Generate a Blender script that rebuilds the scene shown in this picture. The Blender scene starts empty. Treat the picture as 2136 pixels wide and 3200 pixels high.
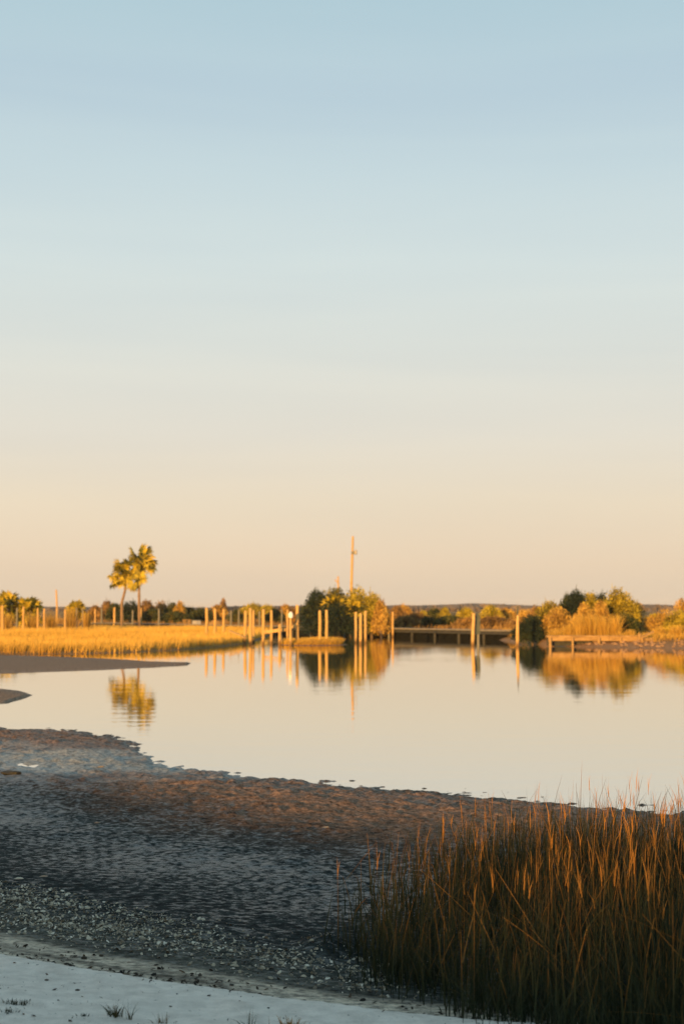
import bpy, math, random
import numpy as np
from mathutils import Vector

random.seed(7)
rng = np.random.default_rng(11)
scene = bpy.context.scene
COL = scene.collection
rad = math.radians

# ------------------------------------------------------------------ camera
PW, PH = 2136, 3200
LENS = 50.0
F = LENS / 36.0 * PH
HZ = 1903.0
PITCH = math.atan((HZ - PH / 2) / F)
CAMZ = 2.3
cam_d = bpy.data.cameras.new('camera')
cam_d.sensor_fit = 'VERTICAL'
cam_d.sensor_height = 36.0
cam_d.sensor_width = 24.0
cam_d.lens = LENS
cam_d.clip_start = 0.05
cam_d.clip_end = 20000
cam_d.dof.use_dof = True
cam_d.dof.focus_distance = 10.5
cam_d.dof.aperture_fstop = 3.0
cam = bpy.data.objects.new('camera', cam_d)
COL.objects.link(cam)
cam.location = (0, 0, CAMZ)
cam.rotation_euler = (rad(90) + PITCH, 0, 0)
scene.camera = cam

# ------------------------------------------------------------------ sun and sky
EXPO = 0.75                # the photograph is exposed for the shade: sky and sun are set for this
SUN_EL = rad(5.5)
SUN_AZ = rad(200)          # compass style, clockwise from +Y: behind the camera, a little to its left
SDIR = Vector((math.sin(SUN_AZ) * math.cos(SUN_EL), math.cos(SUN_AZ) * math.cos(SUN_EL), math.sin(SUN_EL)))
sun_d = bpy.data.lights.new('sun', 'SUN')
sun_d.energy = 5.0
sun_d.angle = rad(0.6)
sun_d.color = (1.0, 0.50, 0.13)
sun = bpy.data.objects.new('sun', sun_d)
COL.objects.link(sun)
sun.rotation_euler = SDIR.to_track_quat('Z', 'Y').to_euler()
sun.location = (-20, -40, 30)

def lin(c):
    return tuple(((v / 255) / 12.92 if v / 255 < 0.04045 else ((v / 255 + 0.055) / 1.055) ** 2.4) for v in c)

world = bpy.data.worlds.new('World')
scene.world = world
world.use_nodes = True
nt = world.node_tree
nt.nodes.clear()
out = nt.nodes.new('ShaderNodeOutputWorld')
bg = nt.nodes.new('ShaderNodeBackground')
sky = nt.nodes.new('ShaderNodeTexSky')
sky.sky_type = 'NISHITA'
sky.sun_disc = False
sky.sun_elevation = SUN_EL
sky.sun_rotation = SUN_AZ
sky.altitude = 0
sky.air_density = 1.0
sky.dust_density = 1.2
sky.ozone_density = 1.5
tc = nt.nodes.new('ShaderNodeTexCoord')
sep = nt.nodes.new('ShaderNodeSeparateXYZ')
nt.links.new(tc.outputs['Generated'], sep.inputs[0])
asn = nt.nodes.new('ShaderNodeMath'); asn.operation = 'ARCSINE'
nt.links.new(sep.outputs['Z'], asn.inputs[0])
mr = nt.nodes.new('ShaderNodeMapRange')
mr.inputs['From Min'].default_value = 0.0
mr.inputs['From Max'].default_value = rad(90)
nt.links.new(asn.outputs[0], mr.inputs['Value'])
ramp = nt.nodes.new('ShaderNodeValToRGB')
ramp.color_ramp.interpolation = 'LINEAR'
SKY = [(0.0, (222, 203, 178)), (1.7, (229, 207, 180)), (4.3, (231, 216, 192)), (7.0, (226, 220, 206)), (10.5, (216, 220, 214)),
       (13.9, (208, 220, 220)), (17.3, (195, 213, 219)), (20.6, (185, 206, 216)), (23.7, (177, 203, 213)),
       (35.0, (140, 172, 188)), (90.0, (92, 126, 146))]
els = ramp.color_ramp.elements
while len(els) > 2:
    els.remove(els[-1])
for i, (a, c) in enumerate(SKY):
    e = els[i] if i < 2 else els.new(a / 90)
    e.position = a / 90
    e.color = (*lin(c), 1)
# twilight colours of the sky by height, carried by the physical sky for its brightness round the compass
SKYMIX = 0.07
sc1 = nt.nodes.new('ShaderNodeVectorMath'); sc1.operation = 'SCALE'
sc1.inputs['Scale'].default_value = 0.07
nt.links.new(sky.outputs[0], sc1.inputs[0])
mixs = nt.nodes.new('ShaderNodeMix'); mixs.data_type = 'RGBA'
mixs.inputs[0].default_value = SKYMIX
nt.links.new(mr.outputs[0], ramp.inputs[0])
nt.links.new(ramp.outputs[0], mixs.inputs[6])
nt.links.new(sc1.outputs[0], mixs.inputs[7])
cmap = nt.nodes.new('ShaderNodeMapping'); cmap.inputs['Scale'].default_value = (1.1, 1.1, 11.0); cmap.inputs['Rotation'].default_value = (0.03, 0.05, 0)
nt.links.new(tc.outputs['Generated'], cmap.inputs[0])
cn = nt.nodes.new('ShaderNodeTexNoise'); cn.inputs['Scale'].default_value = 1.6; cn.inputs['Detail'].default_value = 5; cn.inputs['Roughness'].default_value = 0.5; cn.inputs['Distortion'].default_value = 0.4
nt.links.new(cmap.outputs[0], cn.inputs['Vector'])
cr = nt.nodes.new('ShaderNodeValToRGB'); cr.color_ramp.elements[0].position = 0.35; cr.color_ramp.elements[1].position = 0.68
cr.color_ramp.elements[0].color = (0.97, 0.975, 0.985, 1); cr.color_ramp.elements[1].color = (1.03, 1.02, 1.005, 1)
nt.links.new(cn.outputs[0], cr.inputs[0])
cm = nt.nodes.new('ShaderNodeMix'); cm.data_type = 'RGBA'; cm.blend_type = 'MULTIPLY'; cm.inputs[0].default_value = 1.0
nt.links.new(mixs.outputs[2], cm.inputs[6]); nt.links.new(cr.outputs[0], cm.inputs[7])
nt.links.new(cm.outputs[2], bg.inputs['Color'])
bg.inputs['Strength'].default_value = 1.08 * 2 ** -EXPO
nt.links.new(bg.outputs[0], out.inputs[0])

scene.view_settings.view_transform = 'Standard'
scene.view_settings.look = 'None'
scene.view_settings.gamma = 1
scene.view_settings.exposure = EXPO
scene.view_settings.use_curve_mapping = False
scene.render.engine = 'CYCLES'
scene.cycles.use_denoising = True
scene.cycles.max_bounces = 6
scene.cycles.diffuse_bounces = 2
scene.cycles.glossy_bounces = 3
scene.cycles.transmission_bounces = 2
scene.cycles.sample_clamp_indirect = 4

# ------------------------------------------------------------------ photo to place
CP, SP = math.cos(PITCH), math.sin(PITCH)
def ray(px, py):
    x = (px - PW / 2) / F
    v = (PH / 2 - py) / F
    return np.array((x, CP - v * SP, SP + v * CP))
def at_y(px, py, Y):
    d = ray(px, py)
    return np.array((0, 0, CAMZ)) + d * (Y / d[1])
def at_z(px, py, z):
    d = ray(px, py)
    return np.array((0, 0, CAMZ)) + d * ((z - CAMZ) / d[2])
def hz(py, Y):
    return at_y(PW / 2, py, Y)[2]
def xs(px, Y, py=1950):
    return at_y(px, py, Y)[0]
def m_per_px(Y):
    return Y / F

# ------------------------------------------------------------------ noise
def _hash(ix, iy, s):
    n = (ix.astype(np.int64) * 374761393 + iy.astype(np.int64) * 668265263 + s * 1442695041) & 0xffffffff
    n = ((n ^ (n >> 13)) * 1274126177) & 0xffffffff
    n = n ^ (n >> 16)
    return (n & 0xffff) / 65535.0
def vnoise(x, y, s=0):
    ix, iy = np.floor(x), np.floor(y)
    fx, fy = x - ix, y - iy
    fx = fx * fx * (3 - 2 * fx); fy = fy * fy * (3 - 2 * fy)
    a = _hash(ix, iy, s); b = _hash(ix + 1, iy, s); c = _hash(ix, iy + 1, s); d = _hash(ix + 1, iy + 1, s)
    return (a + (b - a) * fx) * (1 - fy) + (c + (d - c) * fx) * fy
def fbm(x, y, sc, oct=4, s=0):
    v = np.zeros_like(x, dtype=float); amp = 0.5; f = 1.0 / sc
    for o in range(oct):
        v += amp * (vnoise(x * f + 17.3 * o, y * f - 9.1 * o, s + o) - 0.5) * 2
        amp *= 0.5; f *= 2.03
    return v

# ------------------------------------------------------------------ mesh helpers
def mesh_np(name, verts, faces, mat=None, attrs=None, cols=None, smooth=False):
    verts = np.asarray(verts, dtype=np.float32); faces = np.asarray(faces, dtype=np.int32)
    me = bpy.data.meshes.new(name)
    k = faces.shape[1]
    me.vertices.add(len(verts)); me.vertices.foreach_set('co', verts.ravel())
    me.loops.add(faces.size); me.loops.foreach_set('vertex_index', faces.ravel())
    me.polygons.add(len(faces))
    me.polygons.foreach_set('loop_start', np.arange(0, faces.size, k, dtype=np.int32))
    me.polygons.foreach_set('use_smooth', np.full(len(faces), smooth))
    if attrs:
        for n, a in attrs.items():
            at = me.attributes.new(n, 'FLOAT', 'POINT'); at.data.foreach_set('value', np.asarray(a, dtype=np.float32).ravel())
    if cols:
        for n, a in cols.items():
            a = np.asarray(a, dtype=np.float32)
            a4 = np.concatenate([a, np.ones((len(a), 1), np.float32)], 1)
            at = me.attributes.new(n, 'FLOAT_COLOR', 'POINT'); at.data.foreach_set('color', a4.ravel())
    me.update(); me.validate()
    if mat: me.materials.append(mat)
    return me
def link(name, me, parent=None, loc=None):
    o = bpy.data.objects.new(name, me)
    COL.objects.link(o)
    if parent: o.parent = parent
    if loc is not None: o.location = loc
    return o
def tag(o, label=None, cat=None, group=None, kind=None):
    if label: o['label'] = label
    if cat: o['category'] = cat
    if group: o['group'] = group
    if kind: o['kind'] = kind
    return o
def empty(name, loc, label=None, cat=None, group=None):
    o = bpy.data.objects.new(name, None); o.empty_display_size = 0.2
    COL.objects.link(o); o.location = loc
    return tag(o, label, cat, group)

class MB:
    def __init__(s): s.v = []; s.f = []
    def tube(s, pts, rads, n=8, cap=True, jit=0.0):
        pts = [np.array(p, float) for p in pts]; base = len(s.v)
        up = np.array((0.31, 0.2, 0.9))
        for i, p in enumerate(pts):
            t = pts[min(i + 1, len(pts) - 1)] - pts[max(i - 1, 0)]
            t = t / (np.linalg.norm(t) + 1e-9)
            ref = np.array((1.0, 0, 0)) if abs(t[0]) < 0.9 else np.array((0, 1.0, 0))
            a = np.cross(t, ref); a /= np.linalg.norm(a); b = np.cross(t, a)
            for k in range(n):
                an = 2 * math.pi * k / n
                r = rads[i] * (1 + jit * random.uniform(-1, 1))
                s.v.append(tuple(p + (a * math.cos(an) + b * math.sin(an)) * r))
        for i in range(len(pts) - 1):
            for k in range(n):
                q = base + i * n; k2 = (k + 1) % n
                s.f.append((q + k, q + k2, q + n + k2, q + n + k))
        if cap:
            s.f.append(tuple(base + k for k in range(n - 1, -1, -1)))
            q = base + (len(pts) - 1) * n
            s.f.append(tuple(q + k for k in range(n)))
        return s
    def box(s, c, size, rot=None, jit=0.0):
        """box with small chamfers along its long edges"""
        c = np.array(c, float); hx, hy, hz_ = [q / 2 for q in size]
        b = min(hx, hy, hz_) * 0.18
        base = len(s.v)
        pr = [(-hy + b, -hz_), (hy - b, -hz_), (hy, -hz_ + b), (hy, hz_ - b), (hy - b, hz_), (-hy + b, hz_), (-hy, hz_ - b), (-hy, -hz_ + b)]
        for x in (-hx, hx):
            for (y, z) in pr:
                p = np.array((x, y, z)) + np.array([random.uniform(-jit, jit) for _ in range(3)])
                if rot is not None: p = rot @ p
                s.v.append(tuple(c + p))
        for k in range(8):
            k2 = (k + 1) % 8
            s.f.append((base + k, base + k2, base + 8 + k2, base + 8 + k))
        s.f.append(tuple(base + k for k in range(7, -1, -1))); s.f.append(tuple(base + 8 + k for k in range(8)))
        return s
    def mesh(s, name, mat, smooth=False):
        me = bpy.data.meshes.new(name); me.from_pydata(s.v, [], s.f); me.update()
        if smooth: me.polygons.foreach_set('use_smooth', [True] * len(me.polygons))
        me.materials.append(mat)
        return me
    def build(s, name, mat, parent=None, loc=None, smooth=False):
        return link(name, s.mesh(name, mat, smooth), parent, loc)
def rotz(a):
    c, s = math.cos(a), math.sin(a)
    return np.array(((c, -s, 0), (s, c, 0), (0, 0, 1)))
def rot_to(d):
    """matrix whose x axis is d"""
    d = np.array(d, float); d /= np.linalg.norm(d)
    ref = np.array((0, 0, 1.0)) if abs(d[2]) < 0.95 else np.array((0, 1.0, 0))
    y = np.cross(ref, d); y /= np.linalg.norm(y); z = np.cross(d, y)
    return np.stack([d, y, z], 1)

# ------------------------------------------------------------------ materials
def new_mat(name):
    m = bpy.data.materials.new(name); m.use_nodes = True
    b = m.node_tree.nodes['Principled BSDF']
    return m, m.node_tree, b
def noise_node(t, scale, detail=4, rough=0.55, coord='Object', stretch=None):
    tcn = t.nodes.new('ShaderNodeTexCoord'); n = t.nodes.new('ShaderNodeTexNoise')
    n.inputs['Scale'].default_value = scale; n.inputs['Detail'].default_value = detail; n.inputs['Roughness'].default_value = rough
    if stretch:
        mp = t.nodes.new('ShaderNodeMapping'); mp.inputs['Scale'].default_value = stretch
        t.links.new(tcn.outputs[coord], mp.inputs[0]); t.links.new(mp.outputs[0], n.inputs['Vector'])
    else:
        t.links.new(tcn.outputs[coord], n.inputs['Vector'])
    return n
def ramp_node(t, stops):
    r = t.nodes.new('ShaderNodeValToRGB')
    e = r.color_ramp.elements
    for i, (p, c) in enumerate(stops):
        q = e[i] if i < 2 else e.new(p)
        q.position = p; q.color = (*c, 1)
    return r
def mat_noise(name, c1, c2, scale=6, rough=0.85, bump=0.3, bscale=None, stretch=None, spec=0.3, dist=0.02):
    m, t, b = new_mat(name)
    n = noise_node(t, scale, 5, 0.6, 'Object', stretch)
    r = ramp_node(t, [(0.32, c1), (0.68, c2)])
    t.links.new(n.outputs[0], r.inputs[0]); t.links.new(r.outputs[0], b.inputs['Base Color'])
    b.inputs['Roughness'].default_value = rough
    b.inputs['Specular IOR Level'].default_value = spec
    if bump:
        n2 = noise_node(t, bscale or scale * 4, 4, 0.6, 'Object', stretch)
        bp = t.nodes.new('ShaderNodeBump'); bp.inputs['Strength'].default_value = bump; bp.inputs['Distance'].default_value = dist
        t.links.new(n2.outputs[0], bp.inputs['Height']); t.links.new(bp.outputs[0], b.inputs['Normal'])
    return m
def mat_leaf(name, stops, rough=0.6, transl=0.25):
    """plant colour picked per leaf by the 'tint' attribute"""
    m, t, b = new_mat(name)
    a = t.nodes.new('ShaderNodeAttribute'); a.attribute_name = 'tint'
    r = ramp_node(t, stops)
    t.links.new(a.outputs['Fac'], r.inputs[0]); t.links.new(r.outputs[0], b.inputs['Base Color'])
    b.inputs['Roughness'].default_value = rough; b.inputs['Specular IOR Level'].default_value = 0.25
    if transl:
        tr = t.nodes.new('ShaderNodeBsdfTranslucent'); mx = t.nodes.new('ShaderNodeMixShader'); mx.inputs[0].default_value = transl
        t.links.new(r.outputs[0], tr.inputs['Color']); t.links.new(b.outputs[0], mx.inputs[1]); t.links.new(tr.outputs[0], mx.inputs[2])
        t.links.new(mx.outputs[0], t.nodes['Material Output'].inputs['Surface'])
    return m

# ground: colour attribute by soil kind with painted sun and sheen, wetness in another
GM, t, b = new_mat('tidal_ground')
ca = t.nodes.new('ShaderNodeAttribute'); ca.attribute_name = 'soil'
wa = t.nodes.new('ShaderNodeAttribute'); wa.attribute_name = 'wet'
n1 = noise_node(t, 15, 6, 0.7, 'Object', (1, 1, 1))
r1 = ramp_node(t, [(0.34, (0.25, 0.26, 0.27)), (0.66, (1.85, 1.75, 1.65))])  # bright warm flecks also paint sun-caught mud lumps
t.links.new(n1.outputs[0], r1.inputs[0])
mul = t.nodes.new('ShaderNodeMix'); mul.data_type = 'RGBA'; mul.blend_type = 'MULTIPLY'; mul.inputs[0].default_value = 1.0
t.links.new(ca.outputs['Color'], mul.inputs[6]); t.links.new(r1.outputs[0], mul.inputs[7])
t.links.new(mul.outputs[2], b.inputs['Base Color'])
n2 = noise_node(t, 13, 7, 0.72, 'Object', (1, 1, 1))
fa = t.nodes.new('ShaderNodeAttribute'); fa.attribute_name = 'film'
fm = t.nodes.new('ShaderNodeMath'); fm.operation = 'MULTIPLY_ADD'; fm.inputs[1].default_value = -0.2
t.links.new(fa.outputs['Fac'], fm.inputs[0]); t.links.new(n2.outputs[0], fm.inputs[2])
rr = ramp_node(t, [(0.40, (0.36,) * 3), (0.58, (0.9,) * 3)])
t.links.new(fm.outputs[0], rr.inputs[0])
mxr = t.nodes.new('ShaderNodeMix'); mxr.data_type = 'FLOAT'
mxr.inputs[2].default_value = 0.92
t.links.new(wa.outputs['Fac'], mxr.inputs[0]); t.links.new(rr.outputs[0], mxr.inputs[3])
t.links.new(mxr.outputs[0], b.inputs['Roughness'])
b.inputs['Specular Tint'].default_value = (0.62, 0.92, 1.0, 1)
rs_ = ramp_node(t, [(0.38, (0.52,) * 3), (0.50, (0.02,) * 3)])
t.links.new(fm.outputs[0], rs_.inputs[0]); t.links.new(rs_.outputs[0], b.inputs['Specular IOR Level'])
n3 = noise_node(t, 40, 4, 0.6, 'Object'); bp = t.nodes.new('ShaderNodeBump')
bp.inputs['Strength'].default_value = 0.8; bp.inputs['Distance'].default_value = 0.02
n4 = noise_node(t, 14, 5, 0.6, 'Object'); adn = t.nodes.new('ShaderNodeMath'); adn.operation = 'MULTIPLY_ADD'; adn.inputs[1].default_value = 1.6
t.links.new(n4.outputs[0], adn.inputs[0]); t.links.new(n3.outputs[0], adn.inputs[2])
t.links.new(adn.outputs[0], bp.inputs['Height']); t.links.new(bp.outputs[0], b.inputs['Normal'])

SAND = mat_noise('white_sand', (0.62, 0.55, 0.47), (0.86, 0.77, 0.665), 9, 0.95, 0.7, 45, dist=0.02)

# water
WM, t, b = new_mat('still_water')
b.inputs['Base Color'].default_value = (0.085, 0.085, 0.07, 1)
b.inputs['Roughness'].default_value = 0.02
b.inputs['IOR'].default_value = 1.4
na = noise_node(t, 1.0, 3, 0.5, 'Object', (0.55, 1.3, 1)); nb = noise_node(t, 1.0, 2, 0.5, 'Object', (3.0, 6.5, 1))
nc = noise_node(t, 0.05, 2, 0.5, 'Object', (0.5, 1.2, 1))
rc = ramp_node(t, [(0.4, (0.35,) * 3), (0.65, (1,) * 3)])
t.links.new(nc.outputs[0], rc.inputs[0])
b1 = t.nodes.new('ShaderNodeBump'); b1.inputs['Strength'].default_value = 1; b1.inputs['Distance'].default_value = 0.0065
b2 = t.nodes.new('ShaderNodeBump'); b2.inputs['Strength'].default_value = 1; b2.inputs['Distance'].default_value = 0.0013
t.links.new(rc.outputs[0], b1.inputs['Strength']); t.links.new(rc.outputs[0], b2.inputs['Strength'])
t.links.new(na.outputs[0], b1.inputs['Height']); t.links.new(nb.outputs[0], b2.inputs['Height'])
t.links.new(b1.outputs[0], b2.inputs['Normal']); t.links.new(b2.outputs[0], b.inputs['Normal'])
gl = t.nodes.new('ShaderNodeBsdfGlossy'); gl.inputs['Roughness'].default_value = 0.02; gl.inputs['Color'].default_value = (0.98, 0.96, 0.91, 1)
t.links.new(b2.outputs[0], gl.inputs['Normal'])
mxw = t.nodes.new('ShaderNodeMixShader'); mxw.inputs[0].default_value = 0.70
t.links.new(b.outputs[0], mxw.inputs[1]); t.links.new(gl.outputs[0], mxw.inputs[2]); t.links.new(mxw.outputs[0], t.nodes['Material Output'].inputs['Surface'])

WOOD = mat_noise('sunlit_timber', (0.36, 0.22, 0.07), (0.64, 0.43, 0.16), 5, 0.85, 0.5, 14, (4, 4, 0.5))
def tide_stain(m, z0=0.15, z1=0.75, dark=(0.30, 0.27, 0.24)):
    t = m.node_tree; b = t.nodes['Principled BSDF']; src = b.inputs['Base Color'].links[0].from_socket
    g = t.nodes.new('ShaderNodeNewGeometry'); sp_ = t.nodes.new('ShaderNodeSeparateXYZ'); t.links.new(g.outputs['Position'], sp_.inputs[0])
    nn = noise_node(t, 3, 3, 0.6, 'Object'); ad = t.nodes.new('ShaderNodeMath'); ad.operation = 'MULTIPLY_ADD'; ad.inputs[1].default_value = 0.5
    t.links.new(nn.outputs[0], ad.inputs[0]); t.links.new(sp_.outputs['Z'], ad.inputs[2])
    mp = t.nodes.new('ShaderNodeMapRange'); mp.inputs['From Min'].default_value = z0 + 0.25; mp.inputs['From Max'].default_value = z1 + 0.25
    t.links.new(ad.outputs[0], mp.inputs['Value'])
    r = ramp_node(t, [(0, dark), (1, (1, 1, 1))]); t.links.new(mp.outputs[0], r.inputs[0])
    mx = t.nodes.new('ShaderNodeMix'); mx.data_type = 'RGBA'; mx.blend_type = 'MULTIPLY'; mx.inputs[0].default_value = 1
    t.links.new(src, mx.inputs[6]); t.links.new(r.outputs[0], mx.inputs[7]); t.links.new(mx.outputs[2], b.inputs['Base Color'])
tide_stain(WOOD, 0.05, 0.45)
GREYWOOD = mat_noise('grey_timber', (0.13, 0.135, 0.11), (0.24, 0.23, 0.185), 5, 0.85, 0.5, 14, (4, 4, 0.5))  # grey-green timber, darker than the other posts
DECKWOOD = mat_noise('grey_deck_boards', (0.13, 0.125, 0.10), (0.27, 0.24, 0.18), 3, 0.9, 0.4, 10, (0.6, 7, 2))
DARKWOOD = mat_noise('dark_timber', (0.02, 0.022, 0.018), (0.05, 0.05, 0.04), 5, 0.7, 0.3)  # one dark tone for dock stringers and piles, bulkhead backing, mud stone
UNDERSHADE = mat_noise('under_deck_shade', (0.005, 0.006, 0.005), (0.012, 0.013, 0.011), 5, 0.95, 0.3, spec=0.0)  # near-black stand-in for the shade under the dock
DOCKWOOD = mat_noise('tan_bulkhead_timber', (0.20, 0.125, 0.045), (0.42, 0.28, 0.11), 4, 0.85, 0.5, 12, (0.6, 5, 3))
TRUNK = mat_noise('palm_trunk', (0.16, 0.11, 0.07), (0.30, 0.21, 0.12), 7, 0.9, 0.6, 16, (1, 1, 5))
BARK = mat_noise('shrub_bark', (0.08, 0.06, 0.04), (0.17, 0.125, 0.085), 9, 0.9, 0.5)
ROCK = mat_noise('rubble_rock', (0.19, 0.125, 0.075), (0.40, 0.27, 0.16), 5, 0.9, 0.6)
METAL = mat_noise('grey_galvanised', (0.30, 0.30, 0.28), (0.45, 0.44, 0.41), 8, 0.5, 0.1)
WHITE = mat_noise('white_plastic', (0.74, 0.73, 0.70), (0.82, 0.81, 0.78), 8, 0.4, 0.05)
DARKMETAL = mat_noise('dark_green_board', (0.045, 0.06, 0.05), (0.085, 0.10, 0.085), 6, 0.7, 0.2)
SHELLM = mat_leaf('oyster_shell', [(0.0, (0.08, 0.07, 0.055)), (0.45, (0.23, 0.19, 0.135)), (0.8, (0.50, 0.43, 0.31)), (1.0, (0.72, 0.66, 0.54))], 0.7, 0)
WRACKM = mat_leaf('wrack', [(0.0, (0.018, 0.016, 0.012)), (0.6, (0.06, 0.045, 0.03)), (1.0, (0.16, 0.11, 0.06))], 0.9, 0)
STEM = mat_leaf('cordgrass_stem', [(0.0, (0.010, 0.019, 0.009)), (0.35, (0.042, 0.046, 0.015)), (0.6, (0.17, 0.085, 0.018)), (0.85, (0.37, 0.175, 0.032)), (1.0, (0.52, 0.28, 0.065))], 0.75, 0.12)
MARSH = mat_leaf('golden_marsh_grass', [(0.0, (0.28, 0.15, 0.025)), (0.5, (0.56, 0.36, 0.065)), (1.0, (0.72, 0.50, 0.12))], 0.85, 0.2)
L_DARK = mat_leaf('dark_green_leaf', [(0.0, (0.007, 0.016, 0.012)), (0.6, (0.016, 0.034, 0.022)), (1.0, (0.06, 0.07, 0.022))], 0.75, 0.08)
L_GREEN = mat_leaf('mid_green_leaf', [(0.0, (0.022, 0.034, 0.014)), (0.6, (0.055, 0.075, 0.024)), (1.0, (0.16, 0.14, 0.03))], 0.75, 0.15)
L_YEL = mat_leaf('yellow_green_leaf', [(0.0, (0.07, 0.062, 0.012)), (0.4, (0.30, 0.25, 0.026)), (1.0, (0.62, 0.50, 0.05))], 0.7, 0.2)
L_OLIVE = mat_leaf('olive_leaf', [(0.0, (0.02, 0.03, 0.012)), (0.5, (0.11, 0.11, 0.02)), (1.0, (0.36, 0.30, 0.035))], 0.7, 0.15)
L_GOLD = mat_leaf('golden_brush_leaf', [(0.0, (0.18, 0.10, 0.025)), (0.5, (0.48, 0.30, 0.06)), (1.0, (0.68, 0.47, 0.11))], 0.8, 0.2)
L_BROWN = mat_leaf('brown_brush_leaf', [(0.0, (0.07, 0.045, 0.02)), (0.5, (0.21, 0.13, 0.045)), (1.0, (0.45, 0.28, 0.085))], 0.8, 0.15)
L_PALM = mat_leaf('palm_leaf', [(0.0, (0.045, 0.055, 0.012)), (0.4, (0.27, 0.23, 0.022)), (1.0, (0.72, 0.56, 0.05))], 0.6, 0.2)
FARWOOD = mat_noise('far_woods', (0.09, 0.075, 0.055), (0.22, 0.165, 0.11), 0.03, 0.95, 0.0)

# ================================================================== ground
def curve(pts, z):
    w = np.array([at_z(p[0], p[1], z) for p in pts])
    return w[:, 0], w[:, 1]
def ext(c, x):
    cx, cy = c
    y = np.interp(x, cx, cy)
    y = np.where(x < cx[0], cy[0] + (cx[0] - x) * 0.75, y)
    return np.where(x > cx[-1], np.maximum(cy[-1] - (x - cx[-1]) * 0.35, cy[-1] - 3.0), y)
C_SAND = curve([(0, 2986), (73, 2997), (291, 3036), (367, 3045), (600, 3082), (814, 3114), (1200, 3164), (1566, 3196)], 0.36)
C_SHB = curve([(0, 2908), (191, 2950), (325, 2976), (600, 3022), (868, 3068), (1060, 3099), (1500, 3150)], 0.28)
C_SHT = curve([(0, 2778), (128, 2786), (287, 2834), (430, 2858), (500, 2872), (661, 2888), (790, 2925), (944, 2957), (1060, 2985), (1500, 3050)], 0.13)
C_WAT = curve([(0, 2277), (136, 2279), (368, 2303), (450, 2338), (545, 2386), (763, 2416), (1090, 2454), (1430, 2479), (1635, 2502), (1907, 2529), (2136, 2549)], 0.0)
C_BT = curve([(-200, 2044), (0, 2046), (200, 2051), (400, 2062), (590, 2074)], 0.0)
C_BB = curve([(-200, 2112), (0, 2105), (300, 2096), (450, 2087), (590, 2075)], 0.0)
C_ST = curve([(-150, 2150), (0, 2152), (60, 2160), (100, 2173)], 0.0)
C_SB = curve([(-150, 2215), (0, 2200), (50, 2192), (100, 2174)], 0.0)
C_MF = curve([(-300, 2050), (0, 2046), (250, 2044), (420, 2038), (560, 2031), (700, 2020), (775, 2010)], 0.0)
C_RF = curve([(1630, 2006), (1660, 2012), (1720, 2018), (1800, 2022), (1960, 2024), (2136, 2027), (2400, 2032)], 0.0)
def tongue(x, y, ct, cb, h):
    yt = np.interp(x, *ct); yb = np.interp(x, *cb)
    mid = (yt + yb) / 2; hw = np.maximum((yt - yb) / 2, 0.02)
    k = 1 - np.abs(y - mid) / hw
    z = np.where(k > 0, h * np.minimum(1, k * 2.2), np.maximum(k, -8) * 0.05 * hw)
    tip = ct[0][-1]
    return np.where(x > tip, -0.6 * np.minimum(1, (x - tip) * 0.5), np.maximum(z, -0.6))
def sstep(a, b_, v):
    k = np.clip((v - a) / (b_ - a), 0, 1)
    return k * k * (3 - 2 * k)

def base_profile(x, y):
    """broad heights of the near shore, x and y arrays of one shape"""
    ys = ext(C_SAND, x); yb = np.maximum(ext(C_SHB, x), ys + 0.3); yt = np.maximum(ext(C_SHT, x), yb + 0.5); yw = np.maximum(ext(C_WAT, x), yt + 3)
    m = yw - yt
    K = [ys - 12, ys, yb, yt, yt + m * 0.14, yt + m * 0.5, yt + m * 0.78, yt + m * 0.93, yw, yw + 1.2, yw + 9, yw + 20]
    Z = [0.80, 0.345, 0.28, 0.13, 0.075, 0.045, 0.085, 0.045, 0.0, -0.05, -0.5, -0.7]
    z = np.full_like(x, Z[0])
    for i in range(len(K) - 1):
        k = (y - K[i]) / (K[i + 1] - K[i])
        z = np.where(y >= K[i], Z[i] + (Z[i + 1] - Z[i]) * np.clip(k, 0, 1), z)
    zone = np.zeros_like(x)
    for i, kk in enumerate([ys, yb, yt, yw]):
        nx = [yb, yt, yw, yw + 10][i]
        zone = np.where(y >= kk, i + np.clip((y - kk) / (nx - kk), 0, 1), zone)
    return z, zone, ys, yt, yw

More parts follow.
